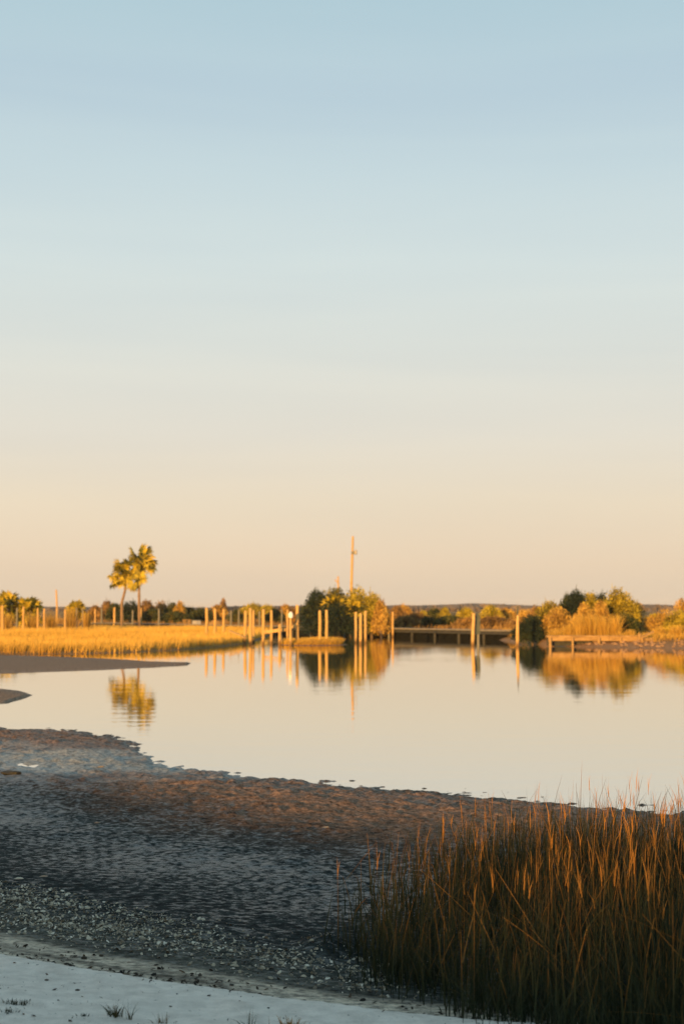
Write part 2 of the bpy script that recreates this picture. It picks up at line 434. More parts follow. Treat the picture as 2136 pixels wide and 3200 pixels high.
def ground_height(x, y):
    z, zone, ys, yt, yw = base_profile(x, y)
    near = (y < yw + 3)
    # small pool left of the picture, behind the outer bar
    pc = at_z(150, 2384, 0); pu = np.array((0.62, -0.78))
    dx, dy = x - pc[0], y - pc[1]
    a_ = dx * 0.85 - dy * 0.53; b_ = dx * 0.53 + dy * 0.85
    z = z - 0.050 * np.exp(-(a_ / 3.8) ** 2 - (b_ / 2.1) ** 2) * near
    clod = np.maximum(0, fbm(x, y, 0.13, 2, 9) + 0.5 * fbm(x, y, 0.45, 2, 21) - 0.02)
    lump = fbm(x, y, 0.6, 3, 3) * 0.008 + clod * 0.03 + fbm(x, y, 0.09, 2, 14) * 0.012 - 0.003
    mudw = sstep(1.9, 2.15, zone) * (1 - sstep(3.05, 3.4, zone))
    crest = sstep(2.3, 2.65, zone) * (1 - 0.3 * sstep(2.9, 3.0, zone))
    smooth_edge = 1 - 0.8 * (sstep(1.95, 2.02, zone) * (1 - sstep(2.08, 2.32, zone)))
    z = z + lump * mudw * (0.85 + 1.4 * crest) * smooth_edge
    # shell bank roughness and drift lines on the wet sand
    z = z + fbm(x, y, 0.2, 3, 33) * 0.012 * sstep(0.9, 1.1, zone) * (1 - sstep(1.9, 2.1, zone))
    z = z + fbm(x, y, 1.3, 2, 40) * 0.010 * (zone < 3)
    # dark mud hump by the grass
    hp = at_z(1020, 2968, 0.13)
    z = z + 0.085 * np.exp(-((x - hp[0]) / 0.16) ** 2 - ((y - hp[1]) / 0.35) ** 2)
    # bars, marsh and far land
    wob = fbm(x, y, 3.0, 3, 50) * 0.03
    far = np.full_like(x, -0.7)
    far = np.maximum(far, tongue(x, y, C_BT, C_BB, 0.07) + wob * 0.6)
    far = np.maximum(far, tongue(x, y, C_ST, C_SB, 0.05) + wob * 0.6)
    fy = np.interp(x, *C_MF)
    ml = np.clip((y - fy) / 1.2, -4, 1) * 0.13
    ml = np.where(x > C_MF[0][-1], -0.7 + 0 * x, ml)
    ml = np.where(y > 128 + 0.5 * (x + 20), np.maximum(-0.4, ml), ml)
    far = np.maximum(far, ml + wob * 0.5)
    ix, iy = xs(975, 92), 92.0
    far = np.maximum(far, 0.12 - 0.10 * (((x - ix) / 2.1) ** 2 + ((y - iy) / 2.2) ** 2))
    ry = np.interp(x, *C_RF)
    rl = np.clip((y - ry) * 0.13, -0.6, 0.45)
    rx0 = C_RF[0][0]
    rl = np.where(x < rx0, rl - (rx0 - x) * 0.5, rl)
    far = np.maximum(far, rl + wob * 2 * (rl > -0.2))
    dock_y = np.interp(x, [-60, -29, 14.4, 60], [198, 165, 103, 60])
    bl = np.clip((y - dock_y - 3.5) * 0.2, -0.7, 0.42) - np.clip((y - 250) * 0.02, 0, 1.2)
    far = np.maximum(far, np.maximum(bl, -0.7) + fbm(x, y, 14.0, 3, 60) * 0.12 * (bl > -0.3))
    farw = sstep(31, 33, y)
    z = np.where(y > 30, np.maximum(z * (1 - farw) - 0.7 * farw, far), z)
    return z, zone

def axis(parts):
    a = [parts[0][0]]
    for (s, e, st) in parts:
        n = max(1, int(round((e - s) / st)))
        a += list(np.linspace(s, e, n + 1)[1:])
    return np.array(a)
gx = axis([(-5000, -300, 1900), (-300, -60, 40), (-60, -12, 1.0), (-12, -6, 0.10), (-6, 5, 0.036), (5, 12, 0.25), (12, 60, 1.0), (60, 300, 40), (300, 5000, 1900)])
gy = axis([(-400, -40, 90), (-40, 5, 3), (5, 12, 0.05), (12, 20, 0.055), (20, 30, 0.10), (30, 60, 0.4), (60, 130, 0.8), (130, 260, 4), (260, 1000, 100), (1000, 6000, 2000)])
X, Y = np.meshgrid(gx, gy)
Z, ZONE = ground_height(X, Y)
ys_ = ext(C_SAND, X)
Z = np.where(Y < ys_, Z - 0.12 * sstep(0, 0.5, ys_ - Y) - 0.0 , Z)
Z = np.where(Y < 4.0, -0.3, Z)
# soil albedo
def soilcol(zone, x, y, z):
    c = np.zeros(x.shape + (3,))
    stops = [(0.0, (0.52, 0.46, 0.37)), (0.75, (0.44, 0.38, 0.30)), (1.0, (0.10, 0.10, 0.085)), (1.3, (0.05, 0.055, 0.048)), (2.0, (0.020, 0.027, 0.028)),
             (2.35, (0.026, 0.036, 0.038)), (2.5, (0.085, 0.062, 0.048)), (2.7, (0.24, 0.155, 0.105)), (2.93, (0.22, 0.15, 0.11)), (3.0, (0.13, 0.11, 0.09)), (3.3, (0.06, 0.055, 0.04)), (4.0, (0.03, 0.03, 0.022))]  # redder, paler crest stops paint the grazing orange sun into the mud
    zz = zone + fbm(x, y, 0.9, 3, 70) * 0.10
    for k in range(3):
        c[..., k] = np.interp(zz, [s[0] for s in stops], [s[1][k] for s in stops])
    # drift lines of dark debris in the wet strip, following the shore
    u = zone + fbm(x, y, 2.5, 2, 80) * 0.16
    streak = np.clip(fbm(u * 9.0, (x - y) * 0.8, 1.0, 3, 90) * 1.8 - 0.1, 0, 1) * (zone > 0.02) * (zone < 1.1)
    c *= (1 - 0.75 * streak)[..., None]
    bar = (y > 33) & (z > -0.15)
    bc = np.array((0.25, 0.18, 0.125)); c[bar] = bc
    marsh = (y > 60) & (z > 0.085) | (y > np.interp(x, *C_MF) - 0.6) & (x < C_MF[0][-1]) & (z > -0.05)
    c[marsh] = np.array((0.26, 0.16, 0.06))
    rk = (x > 11) & (y > 75) & (y < 95) & (z < 0.3); c[rk] = np.array((0.30, 0.19, 0.10))
    return c
SOIL = soilcol(ZONE, X, Y, Z)
WET = np.clip(sstep(0.9, 1.2, ZONE) * 0.6 + 0.5 * sstep(1.9, 2.1, ZONE), 0, 1) * (1 - 0.45 * sstep(2.45, 2.75, ZONE) * (1 - sstep(2.9, 3.0, ZONE)))
WET[(Y > 60) & (Z > 0.09)] = 0.0
WET[(Y > 33)] *= 0.4
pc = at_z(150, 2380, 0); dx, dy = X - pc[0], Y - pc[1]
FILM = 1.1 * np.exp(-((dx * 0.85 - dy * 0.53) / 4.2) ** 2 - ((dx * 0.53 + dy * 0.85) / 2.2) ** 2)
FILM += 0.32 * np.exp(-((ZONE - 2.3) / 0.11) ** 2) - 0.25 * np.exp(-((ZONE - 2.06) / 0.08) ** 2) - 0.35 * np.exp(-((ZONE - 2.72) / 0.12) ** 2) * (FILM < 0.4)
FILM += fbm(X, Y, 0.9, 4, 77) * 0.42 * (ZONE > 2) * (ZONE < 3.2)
PALE_SHEEN = np.clip((1.1 * np.exp(-((dx * 0.85 - dy * 0.53) / 3.9) ** 2 - ((dx * 0.53 + dy * 0.85) / 1.7) ** 2) - 0.25) * 1.5 + 0.9 * fbm(X, Y, 0.5, 3, 78), 0, 1) * (ZONE > 2.1) * (ZONE < 3) * (X < 0)
PALE_SHEEN *= sstep(0.15, 0.5, np.exp(-((dx * 0.85 - dy * 0.53) / 4.2) ** 2 - ((dx * 0.53 + dy * 0.85) / 2.2) ** 2))
SOIL = SOIL * (1 - PALE_SHEEN)[..., None] + PALE_SHEEN[..., None] * np.array((0.27, 0.285, 0.27))  # pale sky sheen of the wet patch painted into the soil colour
SOIL *= (1 - 0.35 * np.clip(FILM - PALE_SHEEN, 0, 1))[..., None]
WET[(Y > 33) & (Z < 0.035) & (Z > -0.2)] = 0.75
nx, ny = len(gx), len(gy)
idx = np.arange(nx * ny).reshape(ny, nx)
faces = np.stack([idx[:-1, :-1].ravel(), idx[:-1, 1:].ravel(), idx[1:, 1:].ravel(), idx[1:, :-1].ravel()], 1)
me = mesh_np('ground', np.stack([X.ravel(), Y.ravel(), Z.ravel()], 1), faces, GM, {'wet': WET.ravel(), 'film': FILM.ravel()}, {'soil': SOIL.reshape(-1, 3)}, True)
tag(link('ground', me), 'dark tidal mudflat and shore ground running under the water', kind='structure')

# sand beach: its own sheet, ending in a small lip, rising to an added, unseen dune that shades the foreground
def sand_height(x, y):
    ys = ext(C_SAND, x) + fbm(x, y, 0.5, 3, 101) * 0.05
    d = ys - y
    z = 0.37 + 0.055 * np.clip(d, 0, 7.5) + 0.012 * sstep(0, 0.12, d)
    z = z - sstep(0.0, -0.16, d) * 0.0 - np.clip(-d, 0, 1) * 0.9
    z = z + fbm(x, y, 0.4, 3, 104) * 0.035 * sstep(0.1, 0.5, d) + fbm(x, y, 0.12, 2, 105) * 0.009 * sstep(0.05, 0.4, d)
    crest = 2.02 + fbm(x, y * 0 + 3, 5.0, 3, 110) * 0.42  # unseen crest, its height set to throw shade over beach and mud
    k = np.exp(-((y + 15.5) / 5.0) ** 2)
    z = z + k * crest
    return z
sx = axis([(-160, -40, 10), (-40, -4, 0.9), (-4, 2.6, 0.045), (2.6, 12, 0.5), (12, 120, 10)])
sy = axis([(-160, -30, 10), (-30, 4, 0.8), (4, 9.6, 0.045), (9.6, 16, 0.5), (16, 60, 3)])
SX, SY = np.meshgrid(sx, sy); SZ = sand_height(SX, SY)
keep = (ext(C_SAND, SX) - SY) > -0.5
nx, ny = len(sx), len(sy); idx = np.arange(nx * ny).reshape(ny, nx)
faces = np.stack([idx[:-1, :-1].ravel(), idx[:-1, 1:].ravel(), idx[1:, 1:].ravel(), idx[1:, :-1].ravel()], 1)
faces = faces[keep.ravel()[faces].any(1)]
used = np.unique(faces); remap = np.full(nx * ny, -1); remap[used] = np.arange(len(used))
SV = np.stack([SX.ravel(), SY.ravel(), SZ.ravel()], 1)[used]
tag(link('beach_sand', mesh_np('beach_sand', SV, remap[faces], SAND, smooth=True)), 'pale white sand of the beach in the lower left corner', kind='structure')

# water
wv = [(-5000, 8, 0), (5000, 8, 0), (5000, 6000, 0), (-5000, 6000, 0)]
tag(link('water', mesh_np('water', wv, [(0, 1, 2, 3)], WM)), 'calm inlet water mirroring the evening sky', kind='structure')

def gz(x, y):
    z, _ = ground_height(np.array([[float(x)]]), np.array([[float(y)]]))
    return float(z[0, 0])

# ================================================================== blades
def blades(base, length, lean_dir, lean, width, tint0, tint1, seg=5, curl=None, taper=1.0, face=None):
    """ribbons: base (N,3), length (N,), lean_dir (N,) angle, lean (N,) tip offset fraction -> verts, quads, tint"""
    N = len(base); tt = np.linspace(0, 1, seg + 1)
    dirx, diry = np.cos(lean_dir), np.sin(lean_dir)
    V = np.zeros((N, seg + 1, 2, 3)); T = np.zeros((N, seg + 1, 2))
    ang = face if face is not None else rng.uniform(0, math.pi, N)
    wx, wy = np.cos(ang), np.sin(ang)
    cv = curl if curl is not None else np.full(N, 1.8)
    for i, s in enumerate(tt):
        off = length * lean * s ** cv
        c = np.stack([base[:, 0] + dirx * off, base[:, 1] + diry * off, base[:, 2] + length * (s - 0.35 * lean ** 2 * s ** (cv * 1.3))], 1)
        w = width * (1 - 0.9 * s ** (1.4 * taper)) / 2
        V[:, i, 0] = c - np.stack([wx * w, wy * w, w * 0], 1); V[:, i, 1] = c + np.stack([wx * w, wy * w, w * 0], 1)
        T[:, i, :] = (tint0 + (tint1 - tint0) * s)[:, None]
    b0 = (np.arange(N) * (seg + 1) * 2)[:, None] + (np.arange(seg) * 2)[None, :]
    b0 = b0.ravel()
    Fq = np.stack([b0, b0 + 1, b0 + 3, b0 + 2], 1)
    return V.reshape(-1, 3), Fq, T.ravel()
def join(parts):
    V, Fq, T = [], [], []; n = 0
    for v, f, t_ in parts:
        V.append(v); Fq.append(f + n); T.append(t_); n += len(v)
    return np.concatenate(V), np.concatenate(Fq), np.concatenate(T)

# ------------------------------------------------------------------ foreground cordgrass (uncountable)
def in_clump(x, y):
    front = np.interp(x, [-0.05, 0.25, 0.8, 1.4, 2.2, 4.5], [8.6, 7.9, 6.75, 6.0, 5.2, 4.4])
    left = np.interp(y, [5, 8.5, 9.5, 11.5, 13], [0.3, 0.06, 0.02, 0.55, 1.5])
    back = np.interp(x, [0, 0.6, 1.6, 4.5], [10.2, 11.0, 12.2, 13.2])
    return (y > front) & (x > left) & (y < back)
def zfront(x, y):
    z, _ = ground_height(x, y)
    s = sand_height(x, y)
    return np.where(ext(C_SAND, x) - y > -0.05, np.maximum(z, s), z)
def sample_clump(n):
    x = rng.uniform(-0.15, 4.5, n * 4); y = rng.uniform(4.4, 13.2, n * 4)
    edge = np.clip((x - 0.02) / 1.1, 0, 1)
    k = in_clump(x + rng.normal(0, 0.10, n * 4), y + rng.normal(0, 0.15, n * 4)) & (fbm(x, y, 0.45, 2, 130) + rng.uniform(-0.5, 0.75, n * 4) - 0.62 * (1 - edge) > 0.0) & (x > -0.12)
    x, y = x[k][:n], y[k][:n]
    return np.stack([x, y, zfront(x[None], y[None])[0] - 0.02], 1)
def gheight(x, y):
    return np.interp(x, [0, 0.5, 1.2, 2.2, 4], [0.62, 0.71, 0.78, 0.80, 0.80])
B = sample_clump(5600); n = len(B)
L = gheight(B[:, 0], B[:, 1]) * (0.42 + 0.62 * rng.uniform(0, 1, n) ** 1.5) * (1 + 0.38 * fbm(B[:, 0], B[:, 1], 0.4, 2, 131)) * (1 + 0.25 * (rng.uniform(0, 1, n) > 0.97))
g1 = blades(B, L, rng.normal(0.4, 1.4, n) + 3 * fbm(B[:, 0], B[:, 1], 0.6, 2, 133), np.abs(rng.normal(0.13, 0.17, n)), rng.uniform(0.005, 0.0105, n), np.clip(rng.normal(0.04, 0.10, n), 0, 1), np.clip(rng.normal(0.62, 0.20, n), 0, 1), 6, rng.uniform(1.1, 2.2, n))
B2 = sample_clump(20000); n = len(B2)
hh = gheight(B2[:, 0], B2[:, 1])
B2[:, 2] += hh * 0.5 * rng.uniform(0.0, 1, n) ** 1.7
L2 = hh * rng.uniform(0.25, 0.55, n)
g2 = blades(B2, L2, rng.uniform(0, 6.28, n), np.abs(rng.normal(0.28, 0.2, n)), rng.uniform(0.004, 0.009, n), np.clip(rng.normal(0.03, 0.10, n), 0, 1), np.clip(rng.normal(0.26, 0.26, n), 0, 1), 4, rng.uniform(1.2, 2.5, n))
# seed heads of the tallest stems
B3 = sample_clump(520); n = len(B3); L3 = gheight(B3[:, 0], B3[:, 1]) * rng.uniform(0.85, 1.18, n)
ld = rng.uniform(0, 6.28, n); le = np.abs(rng.normal(0.10, 0.11, n))
g3 = blades(B3, L3, ld, le, rng.uniform(0.004, 0.006, n), np.full(n, 0.35), np.full(n, 0.85), 6, np.full(n, 1.5))
tipx = B3[:, 0] + np.cos(ld) * L3 * le * 0.8 ** 1.5; tipy = B3[:, 1] + np.sin(ld) * L3 * le * 0.8 ** 1.5
heads = []
for q in range(3):
    hb = np.stack([tipx, tipy, B3[:, 2] + L3 * (0.78 + 0.03 * q)], 1)
    heads.append(blades(hb, L3 * rng.uniform(0.10, 0.2, n), rng.uniform(0, 6.28, n), rng.uniform(0.08, 0.4, n), rng.uniform(0.003, 0.007, n), np.full(n, 0.8), np.clip(rng.normal(0.92, 0.06, n), 0, 1), 2))
# a few broken stems lying across
B4 = sample_clump(1100); n = len(B4); B4[:, 2] += rng.uniform(0.02, 0.4, n)
g4 = blades(B4, rng.uniform(0.2, 0.55, n), rng.uniform(0, 6.28, n), rng.uniform(0.4, 1.4, n), rng.uniform(0.004, 0.009, n), rng.uniform(0.2, 0.6, n), rng.uniform(0.4, 1.0, n), 4, np.full(n, 1.0))
B5 = sample_clump(60000); fr_ = np.interp(B5[:, 0], [-0.05, 0.25, 0.8, 1.4, 2.2, 4.5], [8.6, 7.9, 6.75, 6.0, 5.2, 4.4])
B5 = B5[(B5[:, 1] - fr_ < 1.1)][:9000]; n = len(B5)
g5 = blades(B5, rng.uniform(0.10, 0.36, n), rng.uniform(0, 6.28, n), np.abs(rng.normal(0.35, 0.25, n)), rng.uniform(0.004, 0.008, n), np.clip(rng.normal(0.06, 0.1, n), 0, 1), np.clip(rng.normal(0.3, 0.22, n), 0, 1), 4)
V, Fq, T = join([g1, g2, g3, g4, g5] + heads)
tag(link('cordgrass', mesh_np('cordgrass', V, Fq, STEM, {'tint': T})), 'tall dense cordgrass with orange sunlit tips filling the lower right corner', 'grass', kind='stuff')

# ------------------------------------------------------------------ golden marsh (uncountable)
def marsh_mass(n, xr, yr, cond, hfun, w=(0.02, 0.05), lean=0.22):
    x = rng.uniform(*xr, n * 3); y = rng.uniform(*yr, n * 3)
    z, _ = ground_height(x[None], y[None]); z = z[0]
    k = cond(x, y, z); x, y, z = x[k][:n], y[k][:n], z[k][:n]; m = len(x)
    L = hfun(x, y) * rng.uniform(0.6, 1.1, m) * (1 + 0.45 * fbm(x, y, 4, 3, 140))
    tb = 0.42 + 0.55 * fbm(x, y, 5, 3, 141)
    return blades(np.stack([x, y, z - 0.03], 1), L, rng.normal(0.3, 1.0, m), np.abs(rng.normal(lean, 0.14, m)), rng.uniform(*w, m), np.clip(tb - 0.25 + rng.normal(0, 0.15, m), 0, 1), np.clip(tb + 0.25 + rng.normal(0, 0.15, m), 0, 1), 3, face=rng.normal(0, 0.5, m))
gm = marsh_mass(75000, (-42, C_MF[0][-1]), (66, 140), lambda x, y, z: (z > 0.0) & (np.abs(x) < 0.27 * y + 3) & (y > np.interp(x, *C_MF) + 0.1 + 0.8 * fbm(x, y, 3.0, 2, 142)) & (y < np.interp(x, [-29, 14.4], [163, 101]) - 1.5), lambda x, y: np.interp(y, [66, 85, 125], [0.42, 0.56, 0.60]))
V, Fq, T = join([gm])
tag(link('marsh_grass', mesh_np('marsh_grass', V, Fq, MARSH, {'tint': T})), 'golden sunlit marsh grass spreading along the far left bank', 'grass', kind='stuff')
gi = marsh_mass(3500, (xs(850, 92), xs(1090, 92)), (88, 96), lambda x, y, z: z > 0.03, lambda x, y: 0.42 + 0 * x, (0.02, 0.045), 0.5)
tag(link('island_grass', mesh_np('island_grass', gi[0], gi[1], MARSH, {'tint': gi[2]})), 'small island of golden grass around the feet of the middle pilings', 'grass', kind='stuff')
gb = marsh_mass(26000, (-60, 62), (104, 230), lambda x, y, z: (z > 0.12) & (np.abs(x) < 0.27 * y + 4) & (y > np.interp(x, [-60, -29, 14.4, 60], [198, 165, 103, 60]) + 5), lambda x, y: 0.55 + 0 * x, (0.05, 0.12), 0.3)
tag(link('back_marsh_grass', mesh_np('back_marsh_grass', gb[0], gb[1], L_BROWN, {'tint': gb[2]})), 'brown marsh grass behind the long low dock', 'grass', kind='stuff')
gr = marsh_mass(9000, (11, 30), (78, 112), lambda x, y, z: (z > 0.22) & (y > np.interp(x, *C_RF) + 2.2), lambda x, y: 0.4 + 0 * x, (0.03, 0.06), 0.4)
tag(link('bank_grass', mesh_np('bank_grass', gr[0], gr[1], MARSH, {'tint': gr[2]})), 'short golden grass on the right bank behind the bulkhead', 'grass', kind='stuff')
# added, unseen dune grass behind the camera, there to shade the beach
x = rng.uniform(-45, 22, 26000); y = rng.normal(-15.5, 2.2, 26000); z = sand_height(x[None], y[None])[0]
k = fbm(x, y, 2.2, 2, 150) + rng.uniform(-0.2, 0.6, len(x)) > 0
x, y, z = x[k], y[k], z[k]; m = len(x)
gd = blades(np.stack([x, y, z - 0.03], 1), rng.uniform(0.45, 0.95, m), rng.uniform(0, 6.28, m), np.abs(rng.normal(0.3, 0.2, m)), rng.uniform(0.015, 0.03, m), np.full(m, 0.3), np.full(m, 0.7), 3)
tag(link('dune_shade_grass', mesh_np('dune_shade_grass', gd[0], gd[1], MARSH, {'tint': gd[2]})), 'unseen grass added on the dune to shade the beach', 'grass', kind='stuff')

# ================================================================== shrubs, trees
def leaf_quads(P, size, tint, flat=0.0, aspect=0.6):
    n = len(P)
    a = rng.normal(0, 1, (n, 3)); a[:, 2] *= (1 - flat); a /= np.linalg.norm(a, axis=1)[:, None]
    b_ = rng.normal(0, 1, (n, 3)); b_ -= a * (a * b_).sum(1)[:, None]; b_ /= np.linalg.norm(b_, axis=1)[:, None]
    a *= (size / 2)[:, None]; b_ *= (size / 2 * aspect)[:, None]
    V = np.stack([P - a, P + b_ - a * 0.1, P + a, P - b_ - a * 0.1], 1).reshape(-1, 3)
    return V, np.arange(n * 4).reshape(n, 4), np.repeat(tint, 4)
def crown_points(lobes, n):
    """lobes: (cx,cy,cz,rx,ry,rz); leaves mostly near the lobes' skins"""
    vol = np.array([l[3] * l[4] * l[5] for l in lobes]) ** 0.7; vol /= vol.sum()
    which = rng.choice(len(lobes), n, p=vol); Lb = np.array(lobes)[which]
    d = rng.normal(0, 1, (n, 3)); d /= np.linalg.norm(d, axis=1)[:, None]
    r = rng.uniform(0.25, 1, n) ** 0.5 * (1 + 0.13 * rng.normal(0, 1, n))
    return Lb[:, :3] + d * Lb[:, 3:] * r[:, None], r
def make_shrub(name, px, w_px, top, Yd, mat, label, cat='shrub', group=None, base_py=None, n=2600, size=0.14, lobes=9, tall=0.0, low=0.25, sparse=1.0, seed=None, spiky=0.04):
    st = random.Random(seed if seed is not None else int(px * 7 + top))
    cx = xs(px, Yd, top); mpp = m_per_px(Yd)
    zb = max(gz(cx, Yd), 0.0); zt = hz(top, Yd); hgt = max(zt - zb, 0.5); wr = w_px * mpp / 2
    root = empty(name, (cx, Yd, zb), label, cat, group)
    LB = []
    for i in range(lobes):
        u = -1 + 2 * (i + st.uniform(0.15, 0.85)) / lobes; v = st.uniform(-0.7, 0.7)
        env = math.sqrt(max(0.05, 1 - 0.72 * u * u))
        r = wr * st.uniform(0.28, 0.44)
        ztop = hgt * (low + (1 - low) * env * st.uniform(0.80, 1.0)); zlow = hgt * low * st.uniform(0.5, 1.1)
        LB.append((u * (wr - r * 0.7), v * wr * 0.7, (ztop + zlow) / 2, r, r, (ztop - zlow) / 2))
    LB.append((st.uniform(-0.1, 0.1) * wr, 0, hgt * 0.80, wr * 0.42, wr * 0.42, hgt * 0.20))
    n = int(n * 1.7)
    P, r = crown_points(LB, int(n * sparse))
    P[:, 2] = np.maximum(P[:, 2], 0.05 + 0 * P[:, 2])
    cl = fbm(P[:, 0] * 1.0, P[:, 2] * 1.0 + P[:, 1] * 0.5, max(0.35, wr * 0.4), 2, int(px))
    tint = np.clip(0.5 + 0.7 * cl + rng.normal(0, 0.18, len(P)), 0, 1)
    V, Fq, T = leaf_quads(P, size * rng.uniform(0.6, 1.4, len(P)), tint)
    if spiky:
        k = rng.choice(len(P), int(len(P) * spiky)); kk = len(k)
        bl = blades(P[k], np.full(kk, size * 2.2) * rng.uniform(0.6, 1.4, kk), rng.uniform(0, 6.28, kk), rng.uniform(0, 0.5, kk), np.full(kk, size * 0.3), tint[k], tint[k], 2)
        V, Fq, T = join([(V, Fq, T), bl])
    link('crown', mesh_np('crown', V, Fq, mat, {'tint': T}), root)
    mb = MB(); nb = 3 + int(wr)
    mb.tube([(0, 0, -0.15), (0.02 * wr, 0, hgt * 0.2), (0, 0.03, hgt * 0.5)], [0.05 + 0.02 * hgt, 0.04 + 0.014 * hgt, 0.03], 7, jit=0.1)
    for i in range(nb):
        l = LB[i % len(LB)]
        mb.tube([(0, 0, hgt * 0.1), (l[0] * 0.5, l[1] * 0.5, l[2] * 0.55), (l[0], l[1], l[2])], [0.03 + 0.01 * hgt, 0.025 + 0.005 * hgt, 0.012], 5, jit=0.1)
    mb.build('trunk', BARK, root)
    return root

# --- palm fronds: a stalk and a folded fan of narrow segments
from mathutils import Quaternion, Matrix
def place_fan(root, origin, target, R, st, nseg=15):
    """a frond growing from origin with the middle of its fan near target (both relative to root)"""
    o = np.array(origin, float); tgt = np.array(target, float); d = tgt - o; dist = float(np.linalg.norm(d)) + 1e-6
    stalk = max(0.12, dist - R * 0.3); V = []; Fq = []; T = []; w = 0.02
    tb = st.choice((0.05, 0.2, 0.45, 0.6, 0.75, 0.9))  # darker picks put crown shade into the frond colour
    def quad(p0, p1, p2, p3, tv):
        q = len(V); V.extend([tuple(p0), tuple(p1), tuple(p2), tuple(p3)]); Fq.append((q, q + 1, q + 2, q + 3)); T.extend([tv] * 4)
    quad((0, -w, 0), (stalk, -w * .7, 0), (stalk, w * .7, 0), (0, w, 0), 0.4)
    quad((0, 0, -w), (stalk, 0, -w * .7), (stalk, 0, w * .7), (0, 0, w), 0.4)
    sp = 5.0; fold = st.uniform(0.15, 0.6); bend = st.uniform(0.1, 0.5)
    for i in range(nseg):
        a = -sp / 2 + sp * (i + 0.5) / nseg + st.uniform(-.05, .05)
        r = R * (0.8 + 0.25 * math.cos(a * 0.6)) * st.uniform(0.85, 1.1)
        dv = np.array((math.cos(a), math.sin(a) * math.cos(fold), -abs(math.sin(a)) * math.sin(fold) + 0.1 * (i % 2)))
        sv = np.array((-math.sin(a), math.cos(a), 0.15 * (-1) ** i)); hw = sp / nseg * 0.74 * r * 0.55
        oo = np.array((stalk, 0, 0)); m_ = oo + dv * r * 0.6 + np.array((0, 0, 0.06 * R)); e_ = oo + dv * r + np.array((0, 0, -bend * R * st.uniform(.5, 1.4)))
        quad(oo, m_ - sv * hw, e_, m_ + sv * hw, min(1, max(0, tb + st.uniform(-.22, .22))))
    fr = link('frond', mesh_np('frond', np.array(V), np.array(Fq), L_PALM, {'tint': np.array(T)}), root)
    q = Vector(d / dist).to_track_quat('X', 'Z')
    fr.rotation_mode = 'QUATERNION'
    fr.rotation_quaternion = q @ Quaternion((1, 0, 0), st.uniform(-1.0, 1.0))
    fr.location = Vector(tuple(o))
    return fr
def trunk_mesh(pts, r0, r1):
    mb = MB(); n = 22; P = []; R = []
    pts = np.array(pts, float); s = np.linspace(0, 1, len(pts))
    for i in range(n):
        k = i / (n - 1)
        P.append(np.array([np.interp(k, s, pts[:, j]) for j in range(3)])); R.append((r0 + (r1 - r0) * k) * (1.08 if i % 2 else 0.94))
    return mb.tube(P, R, 10, jit=0.05).mesh('trunk', TRUNK)
def make_palm(label, Yd, trunk_px, fans_px, name='cabbage_palm', extra=9, seed=1, fan=0.68, r0=0.13, r1=0.10):
    st = random.Random(seed)
    b0 = at_y(trunk_px[0][0], trunk_px[0][1], Yd); b0[2] = max(gz(b0[0], Yd), 0.1)
    root = empty(name, tuple(b0), label, 'palm tree', 'cabbage palms')
    T = [np.array((0, 0, -0.2))] + [at_y(p[0], p[1], Yd) - b0 for p in trunk_px[1:]]
    link('trunk', trunk_mesh(T, r0, r1), root)
    top = T[-1]
    for (px, py) in fans_px:
        tg = at_y(px, py, Yd) - b0 + np.array((0, st.uniform(-0.7, 0.3), 0))
        place_fan(root, top + np.array((0, 0, st.uniform(-0.1, 0.12))), tg, fan * st.uniform(0.9, 1.2), st)
        place_fan(root, top, top + (tg - top) * st.uniform(0.6, 0.85) + np.array((st.uniform(-.3, .3), st.uniform(-.5, .5), st.uniform(-.3, .2))), fan * st.uniform(0.8, 1.05), st)
    for i in range(extra):
        a = st.uniform(0, 6.28); e = st.uniform(-0.7, 1.1); r = fan * 1.0
        place_fan(root, top, top + np.array((math.cos(a) * math.cos(e) * r, math.sin(a) * math.cos(e) * r, math.sin(e) * r)), fan * 0.9, st)
    return root
def c3(p): return (320 + p[0] / 7.84, 1680 + p[1] / 7.84)
make_palm('shorter palm of the tall pair, crown leaning left', 132, [(380, 1962), (381, 1884), (391, 1846), (396, 1800)],
          [c3(p) for p in [(420, 600), (390, 700), (650, 510), (600, 640), (560, 830), (340, 870), (240, 950), (330, 1120), (240, 1150), (430, 1130), (560, 1000), (690, 880), (770, 760), (640, 1010), (480, 930)]], seed=3, extra=5)
make_palm('taller palm of the tall pair, crown drooping right', 130, [(436, 1962), (435, 1900), (435, 1830), (440, 1762)],
          [c3(p) for p in [(970, 280), (1110, 280), (740, 310), (1190, 470), (1290, 600), (1230, 760), (960, 450), (900, 620), (930, 760), (960, 1060), (830, 1080), (770, 1200), (830, 480), (1180, 640), (960, 940)]], seed=5, extra=5)
